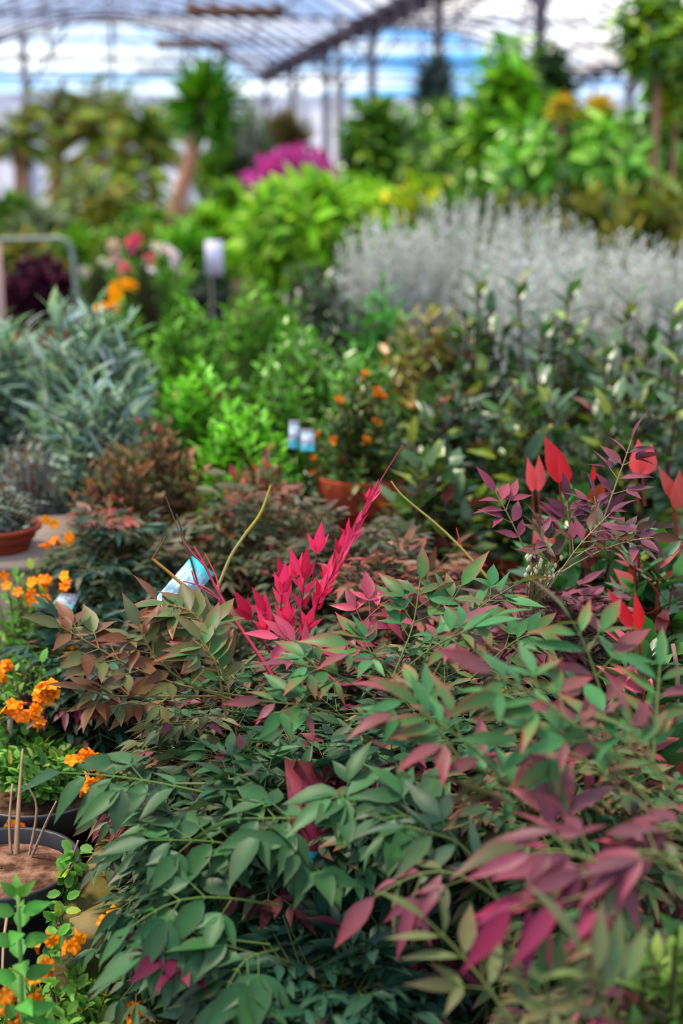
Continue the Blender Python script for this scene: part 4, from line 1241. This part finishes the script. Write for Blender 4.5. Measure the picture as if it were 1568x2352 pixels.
# light green broad leaved shrub, lower right corner
bush('euonymus_shrub', 'bright yellow green blurred shrub at the very bottom right', 1540, 2120, 0.9, 260, 60, 9, 0.026, 0.5, [(3, (104, 142, 50), (124, 156, 70)), (2, (74, 116, 48), (90, 128, 60)), (1, (150, 170, 90), (150, 170, 90))], 96, tpl=T_NEAR, z0=0.06, pot_h=0.08)
# terracotta pot behind the right nandina
q = at(1510, 1720, 1.40)
t = thing('terracotta_pot', 'terracotta pot at the right edge behind the blurred pink edged nandina', 'pot', (q[0], q[1], 0), 0, 'terracotta pots')
add_pot(t, 0.07, q[2] + 0.02, 'terracotta')
mb = MB(); tube(mb, smooth(path((1545, 1720, 1.3), (1550, 1640, 1.3), (1560, 1560, 1.3), (1545, 1480, 1.32)), 8), np.linspace(0.003, 0.002, 8), lin((120, 88, 84)), 6)
mb.build('bare_stem', M['stem'], t, True, (q[0], q[1], 0))


# ================================================================== LABELS AND SIGN
def card(name, label, corners, seed, stake=True, thick=0.0008, cat='label', group='teal plant labels'):
    """corners: bottom-left, bottom-right, top-right, top-left points in the place; a thin plastic tag on a stake"""
    bl, br, tr, tl = [np.asarray(c) for c in corners]
    ex = unit(br - bl); ez = unit(tl - bl); ny = np.cross(ex, ez)
    w, h = np.linalg.norm(br - bl), np.linalg.norm(tl - bl)
    mid = (bl + br) / 2
    me = MB(); boxm(me, (-w / 2, -thick / 2, 0), (w / 2, thick / 2, h))
    from mathutils import Matrix
    ny = unit(np.cross(ez, ex)); ez2 = np.cross(ex, ny)
    Mx = Matrix(((ex[0], ny[0], ez2[0], mid[0]), (ex[1], ny[1], ez2[1], mid[1]), (ex[2], ny[2], ez2[2], mid[2]), (0, 0, 0, 1)))
    t = bpy.data.objects.new(name, None); COL.objects.link(t)
    t.empty_display_size = 0.02
    t.matrix_world = Mx
    tag(t, label, cat, group)
    o = me.build('card', label_material(name + ' print', seed) if seed is not None else M['white'], t)
    if stake:
        ms = MB()
        inv = Mx.inverted()
        foot = np.array([mid[0], mid[1], 0.06])
        lf = inv @ Vector(tuple(foot))
        segs(ms, [(0, 0.0016, h * 0.4), ], [(lf.x, lf.y, lf.z)], 0.0016, 0.0012, lin((60, 62, 60)), 5)
        ms.build('stake', M['black_pot'], t)
    return t


card('plant_label', 'large pale teal plant label tilted behind the bare red stem', (at(343, 1390, 1.44), at(395, 1432, 1.44), at(500, 1318, 1.475), at(440, 1276, 1.475)), 0)
card('plant_label', 'small teal plant label lying among the upper orange blossoms', (at(118, 1398, 1.68), at(165, 1402, 1.68), at(158, 1350, 1.72), at(105, 1362, 1.72)), 2)
card('plant_label', 'left of the paired teal labels under the orange berry shrub', (at(662, 1030, 2.12), at(688, 1030, 2.12), at(692, 965, 2.14), at(668, 965, 2.14)), 2)
card('plant_label', 'right of the paired teal labels under the orange berry shrub', (at(690, 1036, 2.1), at(722, 1036, 2.1), at(730, 985, 2.12), at(692, 985, 2.12)), 2)
card('plant_label', 'teal edged label printed with red leaves, hidden in the green nandina', (at(676, 1990, 1.14), at(850, 2000, 1.17), at(835, 1765, 1.21), at(660, 1745, 1.19)), 1)

p0, p1 = at(473, 640, 6.0), at(512, 640, 6.0)
q = (p0 + p1) / 2
t = thing('price_sign', 'blank white sign on a black stake left of the yellow green bush', 'sign', (q[0], q[1], 0))
w = np.linalg.norm(p1 - p0); z0, z1 = at(490, 632, 6)[2], at(490, 552, 6)[2]
mb = MB(); boxm(mb, (-w / 2, -0.004, z0), (w / 2, 0.004, z1)); mb.build('panel', M['white'], t)
mb = MB(); tube(mb, [(-0.01, 0.012, 0.0), (-0.01, 0.012, z0 + 0.06)], 0.008, k=6); mb.build('stake', M['black_pot'], t)

# ================================================================== BEDDING AND DISPLAY, LEFT MIDDLE
PURP = [(4, (76, 28, 52), (90, 34, 60)), (2, (52, 20, 38), (60, 26, 44))]
bush('purple_heuchera', 'dark purple mound of foliage in a red trough at the left', 85, 598, 5.6, 150, 140, 10, 0.05, 0.7, PURP, 101, tpl=T_ROUND, pot_h=0.16, z0=0.28, pot_r=0.13, potmat='terracotta', cat='plant')
# galvanised hoop of a plant trolley
pts = path((178, 690, 5.2), (172, 640, 5.2), (168, 590, 5.2), (158, 556, 5.2), (140, 547, 5.2), (105, 548, 5.3), (20, 550, 5.6), (-60, 552, 5.9))
q = np.array([pts[0][0], pts[0][1], 0.0])
t = thing('trolley_hoop', 'bent galvanised tube rail over the dark purple foliage', 'rail', q)
mb = MB(); tube(mb, smooth([np.array([q[0], q[1], 0.0])] + pts + [np.array([pts[-1][0], pts[-1][1], 0.0])], 40), 0.009, k=8); mb.build('tube', M['galv'], t, True, q)
# pale post at the left edge
q = at(2, 640, 3.4)
t = thing('pale_post', 'pale pinkish post at the extreme left edge', 'post', (q[0] - 0.015, q[1], 0))
mb = MB(); boxm(mb, (-0.02, -0.02, 0), (0.02, 0.02, at(2, 560, 3.4)[2])); mb.build('post_shaft', plain('pale painted wood', (196, 160, 146), 0.7, 0.2, (176, 140, 128), 8), t)
mb = MB(); boxm(mb, (-0.03, -0.03, 0), (0.03, 0.03, 0.012)); mb.build('base_plate', M['galv'], t)


def flower_specs(specs, name='flower'):
    def f(t, r, R, z0, zt, tip, dd, loc):
        for (px, py, d, size, col, n) in specs:
            P = at(px, py, d) - loc
            o = flower_ball(t, P, r, size * 0.85, [col], n, name)
            ms = MB(); segs(ms, [(P[0] * 0.5, P[1] * 0.5, max(0.15, P[2] - 0.2))], [P], 0.002, 0.0015, lin((80, 110, 50))); ms.build('flower_stalk', M['stem'], t)
    return f


WH, PK, YE, RS = (236, 228, 232), (236, 110, 160), (252, 190, 14), (230, 100, 128)
bush('flowering_bedding', 'plant with yellow blooms between two dark dwarf conifers', 265, 690, 4.4, 110, 60, 9, 0.03, 0.5, MIDG, 102, cat='plant', z0=0.2, extra=flower_specs([(235, 712, 4.3, 0.036, YE, 10), (256, 708, 4.3, 0.036, YE, 10), (262, 685, 4.32, 0.036, YE, 10), (270, 664, 4.34, 0.03, YE, 10), (295, 662, 4.34, 0.036, YE, 10)]))
bush('flowering_bedding', 'plant with pink and blush blooms above the yellow flowers', 285, 590, 5.6, 110, 60, 9, 0.04, 0.5, MIDG, 103, cat='plant', z0=0.2, extra=flower_specs([(285, 622, 5.4, 0.042, PK, 10), (310, 556, 5.5, 0.04, RS, 9), (305, 570, 5.5, 0.03, PK, 9), (268, 595, 5.5, 0.038, (226, 190, 190), 9), (262, 568, 5.5, 0.04, (220, 196, 176), 9)]))
bush('flowering_bedding', 'plant with white blooms left of the white sign', 375, 590, 5.6, 150, 70, 9, 0.04, 0.5, MIDG, 104, cat='plant', z0=0.2, extra=flower_specs([(388, 583, 5.4, 0.045, WH, 10), (360, 575, 5.4, 0.04, (226, 226, 210), 9), (345, 618, 5.3, 0.036, WH, 9), (340, 598, 5.35, 0.034, RS, 8), (405, 605, 5.4, 0.03, WH, 8), (412, 628, 5.4, 0.024, (200, 215, 170), 8), (235, 606, 5.4, 0.03, (216, 224, 200), 8), (195, 625, 5.4, 0.03, (206, 206, 190), 8)]))
for (px, lab) in ((222, 'dark dwarf conifer left of the yellow blooms'), (330, 'dark dwarf conifer right of the yellow blooms')):
    bush('dwarf_conifer', lab, px, 590, 4.6, 80, 120, 12, 0.026, 0.3, [(4, (38, 58, 26), (48, 70, 32)), (1, (60, 84, 40), (60, 84, 40))], 105 + px, cat='conifer', tpl=T_LOW, z0=0.16, upright=0.2, flat=1.6, group='dwarf conifers beside the yellow blooms')
bush('black_tub_plant', 'low dark plant in a black tub beneath the white sign', 470, 622, 6.5, 120, 50, 8, 0.04, 0.5, DARKG, 107, pot_h=0.26, pot_r=0.12, cat='plant')

# ================================================================== BACK OF THE HOUSE
LIME = [(4, (132, 186, 20), (150, 200, 40)), (3, (96, 154, 20), (116, 170, 34)), (1.5, (166, 206, 60), (170, 210, 80)), (1, (70, 120, 24), (80, 130, 30))]
GOLD = [(3, (120, 160, 20), (140, 174, 30)), (2, (206, 190, 20), (220, 200, 40)), (2, (84, 128, 24), (96, 138, 30))]
DEEP = [(4, (80, 132, 20), (96, 146, 30)), (3, (58, 104, 22), (70, 114, 30)), (1.5, (128, 172, 40), (140, 180, 50)), (1, (38, 72, 24), (44, 80, 28))]
DEEP2 = [(4, (94, 160, 26), (112, 176, 40)), (2, (66, 124, 24), (80, 136, 34)), (1.5, (146, 194, 70), (156, 200, 84))]
OLV = [(4, (106, 114, 30), (120, 126, 38)), (2, (124, 116, 40), (134, 124, 48)), (2, (70, 82, 24), (80, 92, 30))]
BRN = [(3, (112, 86, 50), (124, 96, 58)), (2, (84, 92, 44), (96, 104, 52))]
GGR = [(4, (108, 124, 92), (124, 138, 106)), (2, (84, 104, 70), (96, 114, 80))]
bush('lime_shrub', 'large yellow green broad leaved bush right of the white sign', 690, 405, 7.0, 350, 170, 10, 0.13, 0.38, LIME, 111, z0=0.3, pot_h=0.25, curl=0.3)
bush('lime_shrub', 'yellow green bush behind the largest one, right of the magenta flowers', 840, 425, 8.0, 260, 120, 10, 0.13, 0.38, LIME, 112, z0=0.3, pot_h=0.25, curl=0.3)
bush('yellow_shrub', 'yellow flecked bush directly behind the silver row', 990, 410, 7.4, 320, 150, 10, 0.085, 0.45, GOLD, 113, z0=0.25, pot_h=0.25)
MAG = [(4, (196, 60, 160), (212, 76, 176)), (2, (160, 50, 140), (176, 60, 150)), (1, (120, 50, 110), (120, 50, 110))]
bush('bougainvillea', 'magenta bougainvillea in full bloom beneath the roof gutter', 682, 334, 13.5, 240, 130, 10, 0.1, 0.6, MAG, 114, 'petal', z0=0.45, pot_h=0.35, tpl=T_ROUND)


def tree(name, label, px, py_top, py_base, d, w, twigs, per, L, W, pal, seed, mat='leaf', trunk_r=0.03, lean=0.0, cat='tree', pot_h=0.3, pot_r=0.18, group=None, leader=True, **kw):
    """crown between py_top and py_base (px rows), trunk down to a pot on the floor"""
    r = np.random.default_rng(seed)
    top = at(px, py_top, d); bot = at(px, py_base, d)
    loc = np.array([top[0], top[1], 0.0])
    R = w * d / FPX / 2
    t = thing(name, label, cat, loc, 0, group)
    zt, z0 = top[2], bot[2]
    ml, ms, tip, dd = bush_mesh(r, R, z0, zt, twigs, per, L, W, pal, root_z=z0, dome=0.8, **kw)
    ml.build('foliage', M[mat], t, True); ms.build('branch', M['stem'], t)
    mb = MB(); tube(mb, smooth([(0, 0, pot_h * 0.8), (lean * 0.4, 0, (z0 + pot_h) / 2), (lean, 0, z0 + (zt - z0) * 0.5)], 10) * np.array([1, 1, 1]), np.linspace(trunk_r * 1.2, trunk_r * 0.8, 10), lin((120, 92, 70)), 8)
    mb.build('trunk', M['trunk'], t, True)
    add_pot(t, pot_r, pot_h)
    return t


def palm(name, label, crown, base, d, Rpx, n, Lw, pal, seed, trunk_r=0.06, spiky=True, pinnate=False, curl=0.35, group=None, pot_h=0.25):
    """crown (px, py), base of trunk (px, py); strap leaves or feathered fronds radiate from the head"""
    r = np.random.default_rng(seed)
    C, B = at(*crown, d), at(*base, d)
    loc = np.array([B[0], B[1], 0.0])
    t = thing(name, label, 'palm', loc, 0, group)
    R = Rpx * d / FPX
    pts = smooth([np.array([0, 0, pot_h * 0.7]), np.array([0, 0, max(pot_h * 0.8, B[2])]), (B - loc) * 0.45 + (C - loc) * 0.55 + np.array([0.03, 0, 0]), C - loc], 12)
    mb = MB(); tube(mb, pts, np.linspace(trunk_r * 1.15, trunk_r * 0.85, 12), lin((150, 110, 85)), 9); mb.build('trunk', M['trunk'], t, True)
    ga = math.pi * (3 - math.sqrt(5))
    i = np.arange(n)
    el = np.sin(np.linspace(1.45, -0.6 if pinnate else -1.0, n))
    a = i * ga + r.normal(0, 0.2, n)
    D = np.stack([np.cos(a) * np.sqrt(1 - el * el), np.sin(a) * np.sqrt(1 - el * el), el], 1)
    P = (C - loc)[None] + D * trunk_r * 0.7 - np.array([0, 0, 1.0]) * (np.linspace(0, 0.25, n) * R)[:, None]
    mb = MB()
    if not pinnate:
        cc, ce = pick(pal, n, r)
        leaves(mb, P, D + r.normal(0, 0.08, (n, 3)), np.tile([0, 0, 0.5], (n, 1)) + r.normal(0, 0.8, (n, 3)), R * r.uniform(0.8, 1.15, n), Lw, cc, ce, T_STRAP, 0.3, curl * r.uniform(0.2, 1.4, n))
    else:
        for j in range(n):
            dj = unit(D[j] + np.array([0, 0, 0.35])); L = R * r.uniform(0.85, 1.2)
            m = P[j] + dj * L * 0.55 + np.array([0, 0, 0.1 * L]); e = P[j] + unit(D[j] * np.array([1, 1, 0.4])) * L - np.array([0, 0, 0.22 * L])
            b = bez(P[j], m, e, 15)
            segs(mb, b[:-1], b[1:], 0.008, 0.006, lin((130, 140, 60)))
            T = unit(np.gradient(b, axis=0)); S = unit(np.cross(T, np.array([0, 0, 1.0])))
            for sg in (-1, 1):
                k = slice(2, 15); m2 = 13
                ln = L * 0.32 * np.sin(np.linspace(0.5, 2.7, m2))
                cc, ce = pick(pal, m2, r)
                leaves(mb, b[k], S[k] * sg + T[k] * 0.7 - np.array([0, 0, 0.25]), np.tile([0, 0, 1.0], (m2, 1)), ln, Lw, cc, ce, T_STRAP, 0.2, 0.2)
    mb.build('crown', M['leaf'], t, True)
    add_pot(t, max(0.15, trunk_r * 2.2), pot_h)
    return t


YUC = [(4, (58, 126, 12), (76, 142, 20)), (2, (40, 94, 12), (52, 106, 16)), (1.5, (110, 150, 30), (120, 160, 40))]
PALM = [(4, (98, 128, 28), (116, 142, 38)), (2, (130, 146, 40), (144, 158, 50)), (1.5, (136, 114, 44), (146, 122, 50))]
palm('yucca', 'yucca with a leaning pinkish trunk and spiky round head', (470, 235), (388, 524), 16, 98, 190, 0.085, YUC, 121, 0.085, curl=0.25)
palm('yucca', 'spiky green head seen lower left of the leaning yucca', (352, 310), (350, 470), 17.5, 75, 80, 0.08, YUC, 122, 0.07, curl=0.25)
palm('fan_palm', 'brownish palm with a straight tan trunk on the left', (130, 265), (126, 500), 17, 85, 34, 0.06, PALM + BRN, 123, 0.09, pinnate=True)
palm('fan_palm', 'short green palm with a tan trunk at the left edge', (40, 320), (42, 505), 15, 85, 34, 0.06, PALM, 124, 0.07, pinnate=True)
palm('feather_palm', 'palm with long arching fronds between the tan trunk and the leaning yucca', (275, 330), (280, 500), 17, 160, 34, 0.06, PALM, 125, 0.08, pinnate=True)
palm('feather_palm', 'low palm with a yellow green frond curving right of it', (300, 430), (298, 515), 13.5, 85, 22, 0.05, PALM + LIME[:1], 126, 0.06, pinnate=True)
palm('feather_palm', 'dark palm crown rising behind the arching fronds', (215, 270), (215, 480), 20, 110, 34, 0.07, PALM, 127, 0.08, pinnate=True)
tree('olive_tree', 'grey green feathery tree right of the leaning yucca', 565, 235, 430, 19, 130, 130, 11, 0.13, 0.3, GGR, 131, upright=0.6)
tree('brown_tree', 'brownish tree behind the magenta flowers', 655, 255, 350, 22, 110, 100, 10, 0.15, 0.35, BRN, 132)
tree('green_tree', 'dark green tree between the yucca and the grey feathery tree', 500, 330, 460, 19, 120, 100, 10, 0.16, 0.4, DEEP, 133)
for k, (px, py, d, w, pal, lab) in enumerate(((90, 480, 9, 150, GGR, 'grey green spiky clump at the left below the tan trunks'),
                                        (190, 400, 13, 130, [(3, (150, 160, 100), (160, 170, 120)), (2, (96, 116, 50), (110, 130, 60))], 'pale variegated clump between the tan trunks and palms'),
                                        (250, 450, 10, 140, OLV, 'olive green clump below the arching palm'),
                                        (330, 485, 9, 130, DEEP, 'green leafy clump left of the leaning trunk'),
                                        (478, 480, 9.5, 90, LIME, 'yellow green clump at the right of the leaning trunk'),
                                        (530, 430, 11, 110, DEEP, 'dark green clump left of the large yellow green bush'),
                                        (30, 450, 11, 140, DEEP, 'dark green clump at the left edge below the short palm'),
                                        (60, 535, 6.5, 180, OLV, 'olive green clump behind the galvanised rail'),
                                        (180, 530, 7.5, 160, DEEP, 'green clump behind the rail and pale flowers'),
                                        (300, 515, 7.0, 180, [(2, (120, 140, 50), (130, 150, 60)), (2, (70, 110, 40), (80, 120, 50))], 'yellowish green clump behind the pink blooms'),
                                        (420, 520, 7.0, 170, DEEP2, 'fresh green clump behind the white blooms'))):
    bush('foliage_plant', lab, px, py, d, w, 70, 10, 0.018 * d ** 0.9, 0.32, pal, 140 + k, cat='plant', tpl=T_STRAP, z0=0.15, pot_h=0.2, curl=0.3, leaf_up=0.65)

# right-hand trees
for k, (px, pt, pb, d, w, pal, L, W, lab) in enumerate((
        (868, 225, 430, 10, 170, DEEP, 0.14, 0.42, 'narrow green tree standing right of the thin column'),
        (1015, 230, 420, 11.5, 180, DEEP, 0.15, 0.42, 'green tree with a reddish trunk below the thick column'),
        (1000, 120, 300, 14, 90, [(3, (40, 62, 66), (50, 72, 76)), (1, (60, 84, 70), (60, 84, 70))], 0.16, 0.25, 'bluish dark spiky tree against the blue right arch'),
        (1165, 85, 440, 9, 190, DEEP2 + LIME[:1], 0.15, 0.4, 'tall light green umbrella tree reaching up to the roof'),
        (1255, 110, 260, 12, 120, DARKG + DEEP[1:2], 0.16, 0.42, 'dark tree crown right of the tall umbrella tree'),
        (1080, 300, 480, 9.5, 260, DEEP, 0.14, 0.42, 'dense deep green tree in front of the reddish trunk'),
        (950, 310, 450, 10, 230, DEEP, 0.12, 0.42, 'mid green tree above the yellow flecked bush'),
        (1265, 250, 450, 7.6, 290, DEEP2, 0.14, 0.42, 'bright umbrella tree with drooping leaves in the right middle'),
        (1430, 260, 460, 7.4, 300, DEEP2, 0.13, 0.42, 'bright umbrella tree beneath the right blue arch'),
        (1545, 240, 480, 7.8, 150, DEEP, 0.12, 0.42, 'green tree at the right edge below the high crown'),
        (1520, -20, 160, 7.0, 190, DEEP + GOLD[:1], 0.1, 0.45, 'high dark crown in the upper right corner'),
        (1555, 140, 260, 7.2, 110, DEEP2 + GOLD[:2], 0.1, 0.45, 'yellowish crown just below the upper right corner'))):
    tree('umbrella_tree' if 'umbrella' in lab else 'green_tree', lab, px, pt, pb, d, w, 120 if w > 140 else 90, 11, L, W, pal, 160 + k, 'gloss', curl=0.3, leaf_up=0.25, fill=0.35, trunk_r=0.022)
for k, (px, py, d, w, pal, lab) in enumerate(((1180, 440, 6.6, 240, DARKG + OLV, 'dark olive undergrowth shrub behind the silver row, left of centre trunk'),
                                        (1340, 420, 6.4, 260, OLV + DARKG[:1], 'dark brownish olive shrub among the slim trunks behind the silver row'),
                                        (1510, 430, 6.0, 260, OLV, 'olive shrub among slim trunks at the right edge behind the silver row'),
                                        (1060, 420, 7.0, 200, DEEP + DARKG[:1], 'deep green shrub between the yellow flecked bush and the trunks'))):
    bush('undergrowth_shrub', lab, px, py, d, w, 110, 10, 0.09, 0.4, pal, 180 + k, z0=0.15, pot_h=0.2)
CROT = [(3, (196, 180, 36), (204, 160, 36)), (1, (186, 110, 50), (190, 96, 50)), (1, (120, 156, 40), (130, 166, 50))]
tree('croton', 'croton tops of orange and yellow above the bright umbrella tree', 1290, 232, 268, 7.4, 44, 16, 6, 0.08, 0.35, CROT, 190)
tree('croton', 'yellow croton top standing right of the orange one', 1378, 230, 268, 7.4, 40, 16, 6, 0.08, 0.35, CROT[:1], 191)

# ================================================================== LIGHT
w = bpy.data.worlds.new('sky'); SC.world = w
w.use_nodes = True
nt = w.node_tree; nt.nodes.clear()
out = nt.nodes.new('ShaderNodeOutputWorld'); bg = nt.nodes.new('ShaderNodeBackground')
tc = nt.nodes.new('ShaderNodeTexCoord'); mp = nt.nodes.new('ShaderNodeMapping')
mp.inputs['Scale'].default_value = (3, 3, 34); mp.inputs['Location'].default_value = (0.4, 0.0, 1.7)
n = nt.nodes.new('ShaderNodeTexNoise'); n.inputs['Scale'].default_value = 1.6; n.inputs['Detail'].default_value = 3
nt.links.new(tc.outputs['Generated'], mp.inputs[0]); nt.links.new(mp.outputs[0], n.inputs['Vector'])
rp = nt.nodes.new('ShaderNodeValToRGB')
rp.color_ramp.elements[0].position = 0.44; rp.color_ramp.elements[0].color = (0.10, 0.40, 0.85, 1)
e = rp.color_ramp.elements.new(0.52); e.color = (0.42, 0.74, 0.98, 1)
rp.color_ramp.elements[1].position = 0.62; rp.color_ramp.elements[1].color = (0.95, 1.0, 1.02, 1)
nt.links.new(n.outputs['Fac'], rp.inputs[0]); nt.links.new(rp.outputs[0], bg.inputs['Color'])
bg.inputs['Strength'].default_value = 1.25
nt.links.new(bg.outputs[0], out.inputs[0])

sd = bpy.data.lights.new('sun', 'SUN'); sd.energy = 7.8; sd.angle = math.radians(12); sd.color = (1.0, 0.90, 0.70)
so = bpy.data.objects.new('sun', sd); COL.objects.link(so)
so.rotation_euler = Euler((math.radians(-14), math.radians(-24), 0))
so.location = (0, 0, 9)

SC.view_settings.view_transform = 'Standard'
SC.view_settings.look = 'None'
SC.view_settings.gamma = 1
SC.view_settings.exposure = 0.62
SC.view_settings.use_curve_mapping = False
SC.cycles.use_denoising = True
SC.cycles.max_bounces = 6
SC.cycles.diffuse_bounces = 3
SC.cycles.glossy_bounces = 2
SC.cycles.transmission_bounces = 4
SC.cycles.transparent_max_bounces = 8
SC.cycles.sample_clamp_indirect = 6
